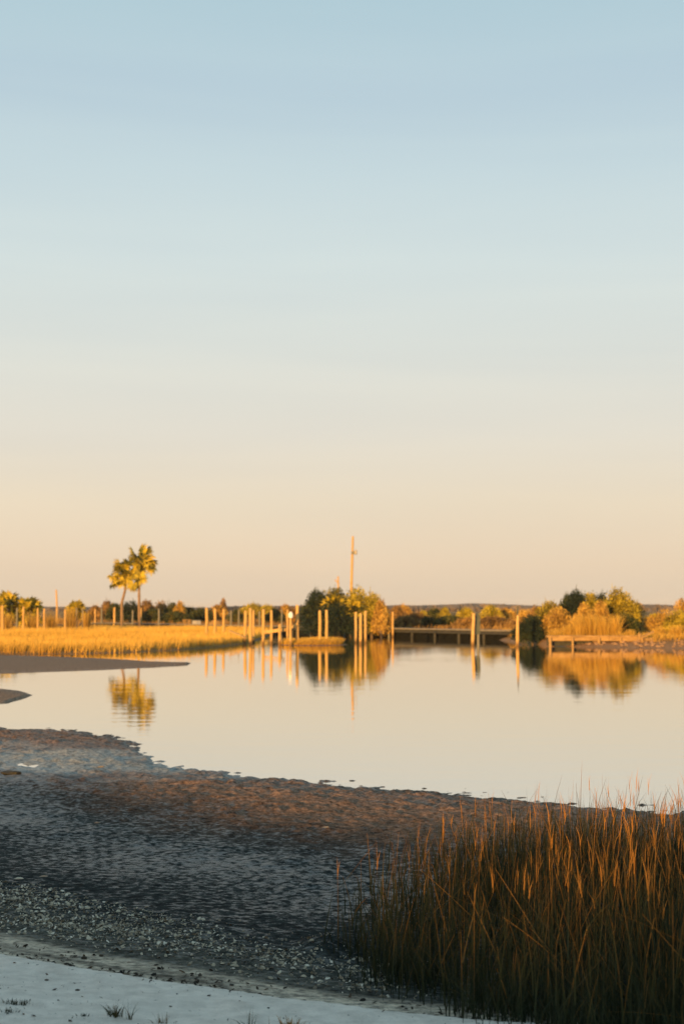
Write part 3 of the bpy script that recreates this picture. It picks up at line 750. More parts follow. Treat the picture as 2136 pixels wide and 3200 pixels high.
def make_palmetto(label, px, w_px, top, Yd, seed, nf=34, name='palmetto', squash=1.0, base=1958):
    st = random.Random(seed); cx = xs(px, Yd, top); zb = max(gz(cx, Yd), 0.1); hgt = hz(top, Yd) - zb; wr = w_px * m_per_px(Yd) / 2
    root = empty(name, (cx, Yd, zb), label, 'palmetto', 'low palmettos')
    heads = max(1, int(round(wr / 0.9)))
    for h in range(heads):
        hx = (0 if heads == 1 else (h / (heads - 1) * 2 - 1) * (wr * 0.55)); th = hgt * (0.60 if heads == 1 else st.uniform(0.42, 0.66) - 0.06 * abs(hx) / wr)
        link('trunk', trunk_mesh([(hx * 0.6, 0, -0.2), (hx * 0.8, 0, th * 0.5), (hx, 0, th)], 0.16, 0.14), root)
        for i in range(nf // heads + 8):
            a = st.uniform(0, 6.28); e = st.uniform(-0.75, 1.35); r = max(0.6, min(hgt - th, wr * 0.85)) * 0.8
            place_fan(root, (hx, 0, th), (hx + math.cos(a) * math.cos(e) * r, math.sin(a) * math.cos(e) * r, th + math.sin(e) * r), r * st.uniform(0.62, 0.9), st)
    return root
make_palmetto('low dark palmetto cut by the left edge of the picture', 5, 40, 1832, 128, 41, 20)
make_palmetto('broad low palmetto near the left edge', 62, 110, 1834, 130, 42, 44)
make_palmetto('small round palmetto between the thin pole and the tall palms', 240, 74, 1868, 132, 43, 26)
make_palmetto('cabbage palm thicket in the middle of the central shrubs', 1078, 110, 1836, 117, 44, 60)

# central clump
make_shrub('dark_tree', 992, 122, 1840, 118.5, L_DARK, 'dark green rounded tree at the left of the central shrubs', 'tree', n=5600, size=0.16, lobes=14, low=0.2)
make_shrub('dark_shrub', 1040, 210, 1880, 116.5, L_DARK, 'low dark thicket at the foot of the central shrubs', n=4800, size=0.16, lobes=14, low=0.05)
make_shrub('olive_shrub', 1048, 130, 1834, 119, L_OLIVE, 'broad olive shrub in the middle of the central shrubs', n=5200, size=0.16, lobes=11, low=0.2)
make_shrub('yellow_shrub', 1112, 130, 1832, 118, L_YEL, 'tall yellow green shrub at the foot of the utility pole', n=3800, size=0.17, lobes=14, low=0.2)
make_shrub('yellow_shrub', 1160, 100, 1848, 117, L_YEL, 'rounded yellow green shrub right of the utility pole', n=3600, size=0.17, lobes=14, low=0.15)
make_shrub('yellow_shrub', 1190, 64, 1872, 116, L_GOLD, 'lower golden shrub at the right end of the central shrubs', n=2200, size=0.16, lobes=9, low=0.12)
# right clump
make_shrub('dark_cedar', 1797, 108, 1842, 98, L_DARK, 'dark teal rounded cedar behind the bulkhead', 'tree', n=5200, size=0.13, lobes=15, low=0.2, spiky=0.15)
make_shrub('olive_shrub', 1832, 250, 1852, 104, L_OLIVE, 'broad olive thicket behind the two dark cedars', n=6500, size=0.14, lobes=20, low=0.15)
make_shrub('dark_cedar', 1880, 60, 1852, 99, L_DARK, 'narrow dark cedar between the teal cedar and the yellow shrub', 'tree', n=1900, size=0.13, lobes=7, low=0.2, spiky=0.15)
make_shrub('yellow_shrub', 1932, 130, 1836, 96, L_YEL, 'big bright yellow shrub behind the right end of the bulkhead', n=5800, size=0.14, lobes=16, low=0.2)
make_shrub('olive_shrub', 1715, 116, 1876, 95, L_YEL, 'olive shrub left of the teal cedar', n=2800, size=0.13, lobes=9, low=0.15)
make_shrub('yellow_shrub', 1768, 66, 1856, 101, L_GREEN, 'olive green shrub behind the left of the teal cedar', n=2400, size=0.13, lobes=9, low=0.2)
make_shrub('yellow_shrub', 1846, 70, 1850, 97, L_YEL, 'yellow shrub between the two dark cedars', n=2700, size=0.13, lobes=9, low=0.2)
make_shrub('dark_shrub', 1660, 126, 1920, 93, L_DARK, 'dark low bush at the water left of the bulkhead', n=3600, size=0.13, lobes=11, low=0.08)  # dark leaf tone carries the shade this bush stands in
make_shrub('dark_shrub', 1955, 80, 1915, 93, L_GREEN, 'green bush under the big yellow shrub', n=1700, size=0.13, lobes=8, low=0.12)
make_shrub('golden_shrub', 1742, 110, 1896, 92.5, L_GOLD, 'golden brush left of centre behind the bulkhead', n=2600, size=0.12, lobes=9, low=0.1)
make_shrub('golden_shrub', 1822, 84, 1884, 92.5, L_GOLD, 'golden brush in front of the teal cedar', n=2000, size=0.12, lobes=9, low=0.1)
make_shrub('golden_shrub', 1874, 84, 1876, 93, L_GOLD, 'golden bush in front of the narrow cedar', n=1900, size=0.12, lobes=8, low=0.12)
make_shrub('bare_shrub', 1996, 60, 1882, 100, L_GOLD, 'pale orange bare shrub right of the big yellow shrub', n=800, size=0.1, lobes=6, low=0.2)
make_shrub('golden_shrub', 2034, 74, 1922, 98, L_GOLD, 'thin golden bush right of the fallen boards', n=800, size=0.12, lobes=7, low=0.12)
make_shrub('golden_shrub', 2074, 100, 1900, 95, L_GOLD, 'tall golden bush on the right bank with gaps', n=1300, size=0.12, lobes=9, low=0.12)
make_shrub('golden_shrub', 2122, 110, 1904, 92, L_YEL, 'yellow bush at the right edge of the picture', n=1900, size=0.12, lobes=9, low=0.12)
make_shrub('bare_tree', 2128, 60, 1866, 108, L_GOLD, 'round topped bare orange tree at the right edge', 'tree', n=500, size=0.12, lobes=6, low=0.6)

# grass clumps behind the bulkhead: countable
def make_clump(px, w_px, top, Yd, label, n=420, mat=MARSH):
    cx = xs(px, Yd, top); zb = max(gz(cx, Yd), 0.05); hgt = hz(top, Yd) - zb; wr = w_px * m_per_px(Yd) / 2
    a = rng.uniform(0, 6.28, n); r = np.abs(rng.normal(0, 0.22, n)) * wr
    bb = np.stack([np.cos(a) * r, np.sin(a) * r, np.full(n, -0.03)], 1)
    L = hgt * rng.uniform(0.55, 1.08, n)
    tint0 = np.clip(rng.normal(0.4, 0.2, n), 0, 1)
    bl = blades(bb, L, a, np.abs(rng.normal(0.0, 0.5, n)) * wr / hgt, rng.uniform(0.02, 0.045, n), tint0 * 0.6, np.clip(tint0 + 0.3, 0, 1), 4, rng.uniform(1.1, 2.0, n))
    o = link('grass_clump', mesh_np('grass_clump', bl[0], bl[1], mat, {'tint': bl[2]}), None, (cx, Yd, zb))
    return tag(o, label, 'grass', 'golden grass clumps behind the bulkhead')
for px, w, top, lab in [(1735, 70, 1962, 'low spreading golden grass clump above the left end of the bulkhead'), (1775, 60, 1950, 'arching golden grass clump, second from the left behind the bulkhead'),
                        (1812, 64, 1918, 'tall vase shaped golden grass clump left of the bulkhead middle'), (1845, 56, 1915, 'tall narrow golden grass clump below the teal cedar'),
                        (1882, 66, 1922, 'broad golden grass clump at the middle of the bulkhead'), (1920, 66, 1918, 'tall golden grass clump below the big yellow shrub'),
                        (1965, 60, 1965, 'low golden grass clump at the right end of the bulkhead'), (2055, 80, 1955, 'golden grass clump over the rubble right of the fallen boards'),
                        (2110, 80, 1950, 'golden grass clump at the right edge above the rubble')]:
    make_clump(px, w, top, 90, lab)
# clumps at the back of the left marsh
for px, w, top, lab in [(20, 60, 1915, 'golden brush clump behind the leftmost post'), (100, 70, 1912, 'golden brush clump in front of the broad palmetto'), (160, 60, 1908, 'golden brush clump beside the thin pole'),
                        (222, 70, 1898, 'golden brush clump in front of the small palmetto'), (272, 44, 1910, 'golden brush clump at the end of the marsh brush')]:
    o = make_clump(px, w, top, 122, lab, 380, L_GOLD); o['group'] = 'golden brush at the back of the marsh'

# background brush and trees, one by one
BGS = []
rs = random.Random(99)
def bg(px, w, top, Yd, mat, label, n=900, size=0.2, name='brush'):
    make_shrub(name, px, w, top, Yd, mat, label, 'tree' if 'tree' in name else 'shrub', 'brush and trees beyond the dock', n=n, size=size, lobes=8, low=0.2)
for px, w, top, Yd, mat, lab in [
    (300, 40, 1893, 175, L_BROWN, 'brown brush left of the tall palms'), (338, 44, 1876, 190, L_BROWN, 'pale bare tree left of the tall palms'),
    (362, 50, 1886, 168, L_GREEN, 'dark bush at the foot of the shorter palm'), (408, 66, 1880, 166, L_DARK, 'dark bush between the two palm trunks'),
    (458, 60, 1876, 172, L_BROWN, 'olive brush right of the taller palm'), (505, 60, 1882, 176, L_BROWN, 'tan brush above the grey dock'),
    (540, 60, 1884, 175, L_GREEN, 'green brush above the grey dock, tan at its right'), (562, 34, 1880, 170, L_GOLD, 'golden tree top above the dark dock brush'),
    (590, 70, 1899, 172, L_GREEN, 'dark green brush over the dock box'), (625, 50, 1902, 170, L_GREEN, 'dark brush just left of the first lit pilings'),
    (480, 80, 1905, 168, L_GREEN, 'low green brush behind the dock, right of the palms'), (555, 80, 1912, 166, L_GREEN, 'low dark brush behind the dock bench'),
    (680, 52, 1890, 178, L_GOLD, 'golden round tree behind the lit pilings'), (697, 22, 1868, 240, L_BROWN, 'spindly bare tree rising over the golden round tree'),
    (740, 40, 1905, 160, L_GREEN, 'dark green bush between the grey pilings'), (790, 90, 1886, 190, L_YEL, 'flat topped olive tree over the piling cluster'),
    (835, 50, 1890, 188, L_YEL, 'olive tree right of the flat topped tree'), (860, 50, 1905, 165, L_GREEN, 'green bush behind the short braced post'),
    (893, 40, 1890, 185, L_GOLD, 'tan brush behind the white capped post'), (915, 30, 1900, 150, L_BROWN, 'brown brush beside the dark central tree'),
    (1240, 50, 1893, 150, L_BROWN, 'brown brush right of the central shrubs'), (1262, 44, 1891, 185, L_GOLD, 'rusty orange tree right of the central shrubs'),
    (1300, 80, 1915, 140, L_BROWN, 'low brown thicket in the middle of the right marsh'), (1320, 36, 1910, 150, L_YEL, 'small yellow bush in the right marsh'),
    (1360, 60, 1903, 170, L_GREEN, 'green bush under the far hills'), (1388, 34, 1898, 165, L_YEL, 'yellow topped bush under the far hills'),
    (1400, 110, 1925, 135, L_GREEN, 'broad low green thicket behind the dock'), (1340, 60, 1930, 132, L_GREEN, 'dark low bush behind the lit dock section'),
    (1455, 56, 1900, 140, L_YEL, 'yellow green bush behind the boarded piling'), (1532, 64, 1893, 135, L_YEL, 'dark and yellow bush between the two lone pilings'),
    (1580, 60, 1900, 140, L_GOLD, 'orange brush left of the right lone piling'), (1640, 70, 1905, 138, L_GOLD, 'orange brush right of the right lone piling'),
    (1545, 120, 1928, 128, L_BROWN, 'low brown brush over the dark dock end'), (1470, 90, 1930, 130, L_BROWN, 'low brown brush behind the boarded piling'),
    (1680, 60, 1897, 120, L_BROWN, 'brown brush left of the olive shrub'), (2020, 70, 1935, 125, L_BROWN, 'brown brush far behind the fallen boards'),
    (2050, 70, 1918, 150, L_YEL, 'thin yellow brush in front of the far water'), (1265, 70, 1925, 128, L_BROWN, 'low rusty brush behind the grey dock posts')]:
    big = Yd > 160
    bg(px, w * 1.35, top - 2, Yd, mat, lab, int(700 + w * 16), 0.2 if big else 0.17, 'tree' if 'tree' in lab else 'brush')

# far wooded shore beyond the open water
def far_woods(name, Yd, top_py, px0, px1, label, jag=6):
    n = 260; x0, x1 = xs(px0, Yd), xs(px1, Yd); V = []; Fq = []
    X_ = np.linspace(x0, x1, n); hh = hz(top_py, Yd) + fbm(X_, X_ * 0, Yd * 0.05, 4, int(Yd)) * jag * m_per_px(Yd)
    rows = [(0, 0.0, -0.5), (0, 0.55, 0), (Yd * .01, 0.9, 0), (Yd * .03, 1.0, 0), (Yd * .07, 0.8, 0), (Yd * .1, 0, -0.5)]
    for (dy, k, o) in rows:
        for i in range(n):
            j = rng.normal(0, 0.08) if 0 < k < 1 else 0
            V.append((X_[i], Yd + dy + rng.normal(0, Yd * .004), hh[i] * (k + j) + o))
    for r in range(len(rows) - 1):
        for i in range(n - 1):
            q = r * n + i; Fq.append((q, q + 1, q + n + 1, q + n))
    o = link(name, mesh_np(name, np.array(V), np.array(Fq), FARWOOD)); return tag(o, label, kind='stuff')
far_woods('far_woods', 900, 1894, 700, 1330, 'low far wooded shore behind the central shrubs')
far_woods('far_woods', 1000, 1889, 1180, 3200, 'long far wooded shore under the sky on the right', 9)
far_woods('far_woods', 1300, 1897, -1500, 800, 'faint far shore behind the left marsh', 3)

# ================================================================== pilings and posts
def make_piling(px, top, bot, Yd, width_px, mat, label, group, lean=0.0, zb=None, name='piling'):
    p0 = at_y(px, bot, Yd); pt = at_y(px + lean, top, Yd); r = 0.9 * width_px * m_per_px(Yd) / 2
    g = gz(p0[0], Yd); zb = min(g, 0.0) - 0.25
    h = pt[2] - zb; n = 7; mb = MB(); st = random.Random(int(px * 3 + top))
    P = []; R = []
    dxl = pt[0] - p0[0]
    for i in range(n):
        k = i / (n - 1); P.append((dxl * k + st.uniform(-.01, .01), st.uniform(-.01, .01), h * k)); R.append(r * (1.08 - 0.16 * k))
    P.append((dxl, 0, h + r * 0.25)); R.append(r * 0.62)
    mb.tube(P, R, 12, jit=0.07)
    o = mb.build(name, mat, None, (p0[0], Yd, zb))
    return tag(o, label, 'post', group)
ordn = ['first', 'second', 'third', 'fourth', 'fifth', 'sixth', 'seventh', 'eighth', 'ninth', 'tenth', 'eleventh', 'twelfth']
# left marsh row
for i, (px, top, w) in enumerate([(9, 1893, 9), (74, 1897, 8), (119, 1901, 7), (139, 1902, 7), (204, 1905, 7)]):
    make_piling(px, top, 1958, 118, w, WOOD, 'sunlit wooden post in the marsh brush, %s from the left edge' % ordn[i], 'posts in the left marsh')
for i, (px, top, w) in enumerate([(54, 1901, 7), (240, 1900, 6), (259, 1901, 6)]):
    make_piling(px, top, 1958, 126, w, GREYWOOD, ['grey post left of the broad palmetto', 'grey post in front of the small palmetto', 'grey post at the right side of the small palmetto'][i], 'grey posts in the left marsh')
# dock row
DP0 = np.array((xs(285, 166), 166.0)); DP1 = np.array((xs(1694, 103), 103.0))
def dock_y_at(px):
    for k in np.linspace(0, 1, 1500):
        p = DP0 + (DP1 - DP0) * k
        if xs(px, p[1]) <= p[0]: return p[1]
    return DP1[1]
for i, (px, top, w, mat, lab) in enumerate([
    (298, 1904, 6, WOOD, 'sunlit post at the left end of the dock'), (318, 1901, 6, GREYWOOD, 'grey post second from the left end of the dock'),
    (358, 1899, 8, WOOD, 'orange lit post left of the shorter palm trunk'), (382, 1899, 9, WOOD, 'thick orange lit post in front of the shorter palm trunk'),
    (415, 1908, 6, GREYWOOD, 'short grey post between the palm trunks'), (440, 1901, 8, WOOD, 'orange lit post in front of the taller palm trunk'),
    (497, 1903, 7, GREYWOOD, 'grey post standing alone right of the palms'),
    (722, 1908, 7, GREYWOOD, 'grey piling right of the three lit marsh pilings'), (746, 1906, 6, GREYWOOD, 'thin dark piling left of the water piling cluster'),
    (811, 1912, 7, GREYWOOD, 'grey piling in the gap of the piling cluster'), (880, 1903, 5, GREYWOOD, 'thin grey piling behind the short braced post'),
    (1076, 1909, 8, GREYWOOD, 'left of the two grey pilings under the utility pole'), (1094, 1912, 8, GREYWOOD, 'right of the two grey pilings under the utility pole'),
    (1214, 1911, 8, GREYWOOD, 'dark piling at the right end of the central shrubs'), (1226, 1912, 7, WOOD, 'lit piling at the right end of the central shrubs')]):
    Yd = dock_y_at(px) - 1.6
    make_piling(px, top, 1955, Yd, w, mat, lab, 'posts along the dock')
# lit pilings in marsh edge and water
for (px, top, Yd, w, lab, ln) in [
    (646, 1900, 102, 10, 'first of the three lit pilings at the marsh end', 0), (672, 1903, 102, 10, 'second of the three lit pilings at the marsh end', 0),
    (699, 1905, 106, 9, 'third of the three lit pilings at the marsh end', 0),
    (765, 1910, 95, 11, 'leftmost lit piling of the water cluster, at the marsh tip', 2), (783, 1901, 93, 11, 'tall lit piling second in the water cluster', -1),
    (792, 1908, 98, 8, 'slim lit piling tucked behind the second of the cluster', 0), (822, 1905, 92, 10, 'lit piling holding the left end of the cross beam', 1),
    (848, 1909, 94, 9, 'lit piling rising behind the cross beam', 0), (874, 1951, 91, 10, 'short stub piling at the middle of the cross beam', 0),
    (898, 1906, 97, 7, 'slim lit piling left of the white capped post', 0),
    (907, 1924, 90, 9, 'lit post carrying the white cap', 0), (929, 1892, 91, 11, 'tallest lit piling, beside the dark central tree', 0),
    (999, 1909, 91, 10, 'left piling of the lit pair before the dark tree', 0), (1020, 1907, 91, 10, 'right piling of the lit pair before the dark tree', 0),
    (1111, 1913, 97, 9, 'lit piling left of the trio under the yellow shrub', 0), (1126, 1917, 93, 10, 'front lit piling of the trio under the yellow shrub', 0),
    (1141, 1910, 96, 9, 'lit piling right of the trio under the yellow shrub', 0),
    (1474, 1917, 90, 12, 'leaning lit piling beside the dark rounded board', 5), (1614, 1924, 88, 11, 'lone lit piling topped by a thin dark rod', 2)]:
    make_piling(px, top, 2005, Yd, w, WOOD, lab, 'lit pilings standing in the water', ln)
# white cap
def dome(name, c, r, h, mat, label, cat):
    mb = MB(); P = []; R = []
    for i in range(8):
        k = i / 7; P.append((0, 0, h * k)); R.append(r * (0.55 + 0.45 * math.sin(math.pi * min(1, 0.25 + k * 0.55))) * (1 if k < 0.85 else 0.75))
    P.append((0, 0, h * 1.08)); R.append(r * 0.3)
    o = mb.tube(P, R, 14).build(name, mat, None, c, True); return tag(o, label, cat)
p = at_y(908, 1931, 89.8); dome('float_cap', tuple(p), 0.15, 0.36, WHITE, 'bright white round float capping a lit post', 'float')
# cross beam and brace, timber pieces fixed across pilings
def timber(name, a, b_, w, h, mat, label, cat, group=None, parent=None):
    a, b_ = np.array(a, float), np.array(b_, float); c = (a + b_) / 2; d = b_ - a
    mb = MB(); mb.box((0, 0, 0), (np.linalg.norm(d), w, h), rot_to(d), 0.008)
    o = mb.build(name, mat, parent, tuple(c)); return tag(o, label, cat, group) if label else o
timber('cross_beam', at_y(824, 1976, 91.6), at_y(892, 1967, 91.6), 0.12, 0.22, WOOD, 'lit horizontal cross beam between the cluster pilings', 'beam')
timber('brace', at_y(905, 1963, 90.6), at_y(930, 1948, 90.8), 0.1, 0.16, WOOD, 'short slanting brace between the capped post and tallest piling', 'beam')
timber('fallen_plank', at_y(718, 1972, 96), at_y(768, 1994, 94.3), 0.16, 0.1, WOOD, 'fallen plank slanting down the marsh tip to the water', 'plank')
# dark rounded board fixed beside the leaning piling
p = at_y(1491, 1985, 90.4)
mb = MB(); hgt = hz(1918, 90.4) - hz(1986, 90.4); w = 9.5 * m_per_px(90.4)
outline = [(-w, 0), (w * 0.8, 0.1)] + [(w * math.cos(a) * 0.9, hgt - w * 1.6 + w * 1.6 * math.sin(a)) for a in np.linspace(0.1, math.pi - 0.1, 9)]
m_ = len(outline)
mb.v = [(x_, -0.05, z_) for x_, z_ in outline] + [(x_, 0.05, z_) for x_, z_ in outline]
mb.f = [tuple(range(m_)), tuple(range(2 * m_ - 1, m_ - 1, -1))] + [(i, i + m_, (i + 1) % m_ + m_, (i + 1) % m_) for i in range(m_)]
root = empty('marker_board', tuple(p), 'dark grey rounded board beside the leaning lit piling', 'board')
mb.build('panel', DARKMETAL, root)
pp = MB().tube([(0.05, 0.14, -1.3), (0.05, 0.14, hgt * 0.5), (0.03, 0.14, hgt * 0.85)], [0.09, 0.085, 0.08], 10, jit=0.05).build('post', GREYWOOD, root)
# thin dark rod on the lone piling
p = at_y(1616, 1925, 88)
MBr = MB().tube([(0, 0, -0.1), (0, 0, 0.32), (0, 0, 0.62)], [0.055, 0.05, 0.045], 8)
tag(MBr.build('rod', DARKMETAL, None, tuple(p)), 'thin dark rod standing on top of the lone piling', 'rod')
# thin pole at left
tp = at_y(176, 1854, 180); zb = gz(xs(178, 180), 180)
root = empty('thin_pole', (xs(178, 180), 180, max(zb, 0)), 'thin bare pole between the two left palmettos', 'pole')
MB().tube([(0, 0, -.3), (0, 0, (tp[2]) * 0.5), (tp[0] - xs(178, 180), 0, tp[2])], [0.13, 0.12, 0.1], 9, jit=0.04).build('shaft', WOOD, root)

# utility poles
def utility(px0, px1, top, Yd, r, label):
    b0 = at_y(px0, 1950, Yd); b0[2] = max(gz(b0[0], Yd), 0); tp = at_y(px1, top, Yd) - b0
    root = empty('utility_pole', tuple(b0), label, 'utility pole', 'utility poles')
    MB().tube([(0, 0, -.4), tuple(tp * 0.35), tuple(tp * 0.7), tuple(tp)], [r * 1.25, r * 1.12, r, r * 0.85], 12, jit=0.03).build('pole', WOOD, root)
    return root, tp
root, tp = utility(1094, 1102, 1676, 200, 0.17, 'tall bare utility pole with a transformer behind the central shrubs')
c = at_y(1111, 1731, 199.7) - np.array(root.location)
tr_ = MB().tube([(c[0], c[1], c[2] - .1), (c[0], c[1], c[2] - .02), (c[0], c[1], c[2] + .45), (c[0], c[1], c[2] + .55)], [.14, .2, .2, .12], 14).build('transformer', METAL, root)
MB().tube([(c[0], c[1], c[2] + .5), (c[0] + .05, c[1], c[2] + .72)], [.04, .03], 8).build('bushing', METAL, tr_)
bx = at_y(1102, 1727, 199.7) - np.array(root.location)
MB().box(tuple(bx + np.array((0.02, -.1, 0))), (.5, .12, .42)).build('bracket', GREYWOOD, root)
root, tp = utility(1058, 1056, 1801, 262, 0.16, 'short far pole with a slanting arm left of the tall utility pole')
a1 = at_y(1046, 1811, 261.8) - np.array(root.location); a2 = at_y(1056, 1822, 261.8) - np.array(root.location)
MB().tube([tuple(a1), tuple(a2)], [.1, .1], 8).build('arm', WOOD, root)

# ================================================================== long dock
ddir = (DP1 - DP0); dlen = np.linalg.norm(ddir); ddir /= dlen
ang = math.atan2(ddir[1], ddir[0]); RZ = rotz(ang)
dock = empty('dock', (DP0[0], DP0[1], 0), 'long low grey timber dock crossing behind the pilings', 'dock')
dock.rotation_euler = (0, 0, ang)
nb = 26; bl = dlen / nb
def shared(mb, name, mat): return mb.mesh(name, mat)
deck_me = [MB().box((0, 0, 0), (bl - 0.03, 1.7, 0.09), None, 0.01).mesh('deck_section', DECKWOOD) for _ in range(4)]
str_me = MB().box((0, 0, 0), (bl, 0.09, 0.24)).mesh('stringer', DARKWOOD)
shade_me = MB().box((0, 0, 0), (bl - 0.02, 0.07, 0.84)).mesh('shade_board', UNDERSHADE)
pile_me = MB().tube([(0, 0, 0), (0, 0, 0.8), (0, 0, 1.45)], [.13, .125, .12], 10, jit=.05).mesh('pile', DARKWOOD)
zd = 0.70
for i in range(nb):
    xm = (i + 0.5) * bl
    d_ = link('deck_section', deck_me[i % 4], dock, (xm, 0, zd + 0.006 * (i % 3))); 
    link('stringer', str_me, dock, (xm, -0.74, zd - 0.18)); link('stringer', str_me, dock, (xm, 0.74, zd - 0.18))
    link('shade_board', shade_me, dock, (xm, -0.45, 0.16))  # dark skirt added below the deck to paint its shade
    for sy in (-0.6, 0.6): link('pile', pile_me, dock, (i * bl + 0.1, sy, -0.85))
# things left on the dock
def on_dock(px): 
    Yd = dock_y_at(px); return np.array((xs(px, Yd), Yd, zd + 0.05))
p = on_dock(584); root = empty('bench', tuple(p), 'tan wooden bench on the dock right of the palms', 'bench'); root.rotation_euler = (0, 0, ang)
MB().box((0, 0, 0.44), (1.25, 0.4, 0.06)).build('seat', DOCKWOOD, root)
for sx_ in (-0.5, 0.5): MB().box((sx_, 0, 0.205), (0.1, 0.36, 0.41)).build('leg', DOCKWOOD, root)
p = on_dock(614); root = empty('dock_box', tuple(p), 'pale grey storage box on the dock left of the lit pilings', 'box'); root.rotation_euler = (0, 0, ang)
MB().box((0, 0, 0.16), (0.9, 0.5, 0.32)).build('body', METAL, root); MB().box((0, 0, 0.352), (0.96, 0.56, 0.06)).build('lid', METAL, root)
p = on_dock(671); root = empty('timber_stack', tuple(p), 'tan timber lying on the dock behind the lit pilings', 'timber'); root.rotation_euler = (0, 0, ang)
for k_, (dy, dz, ln_) in enumerate([(-.12, .1, 1.5), (.12, .1, 1.4), (0, .3, 1.3)]): MB().box((0.05 * k_, dy, dz), (ln_, .2, .19)).build('plank', DOCKWOOD, root)

# ================================================================== timber bulkhead and rubble on the right bank
BY = 87.0
bx0, bx1 = xs(1711, BY, 2000), xs(1996, BY, 2000)
bul = empty('bulkhead', (bx0, BY, 0), 'low sunlit timber bulkhead along the right bank', 'bulkhead')
zt, zl = hz(1986, BY), hz(2003, BY)
Lb = bx1 - bx0
MB().box((Lb / 2, 0.12, zt - 0.05), (Lb + 0.2, 0.5, 0.1), None, 0.01).build('cap_board', DOCKWOOD, bul)
for k_ in range(3):
    MB().box((Lb * (k_ + .5) / 3, -0.02, (zt + zl) / 2 - 0.05), (Lb / 3 - 0.02, 0.09, zt - zl - 0.1), None, 0.01).build('face_board', DOCKWOOD, bul)
for px, w in [(1716, 9), (1786, 7), (1868, 9), (1936, 7), (1994, 13)]:
    xx = xs(px, BY, 2000) - bx0; r = w * m_per_px(BY) / 2
    MB().tube([(0, 0, -.2), (0, 0, zt * 0.5 + .1), (0, 0, zt - 0.12 if px < 1990 else zt + .12)], [r * 1.05, r, r * .95], 10, jit=.06).build('post', DOCKWOOD, bul, (xx, -0.14 - r, 0))
MB().box((Lb / 2, 0.6, 0.3), (Lb, 0.05, 0.5)).build('back_board', DARKWOOD, bul)
# broken boards right of it
for (a_, b__, w_, h_, lab) in [((2000, 1993), (2040, 1974), .12, .14, 'slanting broken board at the right end of the bulkhead'), ((2014, 1998), (2036, 1999), .2, .2, 'short bright timber block right of the bulkhead'),
                        ((2004, 1990), (2007, 2018), .16, .16, 'upright broken stake right of the bulkhead'), ((2110, 2012), (2150, 2024), .14, .16, 'driftwood beam at the right edge of the rubble'),
                        ((2030, 2003), (2080, 2006), .14, .12, 'half buried board in the rubble right of the bulkhead')]:
    timber('broken_board', at_y(a_[0], a_[1], 86.2), at_y(b__[0], b__[1], 86.4), w_, h_, DOCKWOOD, lab, 'board', 'broken boards on the right bank')
# rubble
def rock_mesh(seed):
    st = random.Random(seed); V = []; Fq = []; n, m_ = 7, 5
    for j in range(m_):
        th = math.pi * (j + .5) / m_
        for i in range(n):
            a = 2 * math.pi * i / n; r = st.uniform(.75, 1.15)
            V.append((math.sin(th) * math.cos(a) * r, math.sin(th) * math.sin(a) * r * .8, math.cos(th) * r * .6))
    for j in range(m_ - 1):
        for i in range(n):
            Fq.append((j * n + i, (j + 1) * n + i, (j + 1) * n + (i + 1) % n, j * n + (i + 1) % n))
    Fq.append(tuple(range(n))); Fq.append(tuple(reversed(range((m_ - 1) * n, m_ * n))))
    me = bpy.data.meshes.new('rock'); me.from_pydata(V, [], Fq); me.materials.append(ROCK); return me
RM = [rock_mesh(s) for s in range(6)]
rs = random.Random(5)
for i in range(150):
    px = rs.uniform(1640, 2150); yy = float(np.interp(xs(px, 82), *C_RF)) + rs.uniform(0.1, 2.3); xx = xs(px, yy)
    s_ = rs.uniform(.07, .19)
    o = link('rock', RM[i % 6], None, (xx, yy, max(gz(xx, yy), -0.03) + s_ * .2)); o.scale = (s_, s_, s_ * rs.uniform(.6, 1)); o.rotation_euler = (rs.uniform(-.3, .3), rs.uniform(-.3, .3), rs.uniform(0, 6))
    w_ = 'left of' if px < 1705 else ('below' if px < 2000 else 'right of')
    tag(o, 'small tan rock in the rubble at the waterline %s the timber bulkhead' % w_, 'rock', 'rubble rocks %s the bulkhead' % w_)

# ================================================================== shells
def shell_mesh(seed, mat=SHELLM):
    st = random.Random(seed); n = 7; V = [(0.1, 0, 0.34)]; Fq = []
    for ring, (rr_, zz) in enumerate([(0.6, 0.24), (1.0, 0.0)]):
        for i in range(n):
            a = 2 * math.pi * i / n; r = rr_ * st.uniform(.75, 1.2)
            V.append((math.cos(a) * r * 1.25, math.sin(a) * r * .8, zz + st.uniform(-.08, .08)))
    tri = []
    for i in range(n):
        j = (i + 1) % n
        tri.append((0, 1 + i, 1 + j)); tri.append((1 + i, 1 + n + i, 1 + n + j)); tri.append((1 + i, 1 + n + j, 1 + j))
    return np.array(V), np.array(tri)
SM = [shell_mesh(s) for s in range(8)]
SME = []
for s in range(16):
    v, f = SM[s % 8]; tv = [0.35, 0.55, 0.7, 0.85, 0.95, 0.6, 0.75, 0.45][s % 8] + 0.05 * (s // 8)
    SME.append(mesh_np('oyster_shell', v, f, SHELLM, {'tint': np.full(len(v), tv)}))
def rotm(a, b_, c):
    n = len(a); ca, sa, cb, sb, cc, sc_ = np.cos(a), np.sin(a), np.cos(b_), np.sin(b_), np.cos(c), np.sin(c)
    R = np.zeros((n, 3, 3))
    R[:, 0, 0] = cc * cb; R[:, 0, 1] = cc * sb * sa - sc_ * ca; R[:, 0, 2] = cc * sb * ca + sc_ * sa
    R[:, 1, 0] = sc_ * cb; R[:, 1, 1] = sc_ * sb * sa + cc * ca; R[:, 1, 2] = sc_ * sb * ca - cc * sa
    R[:, 2, 0] = -sb; R[:, 2, 1] = cb * sa; R[:, 2, 2] = cb * ca
    return R
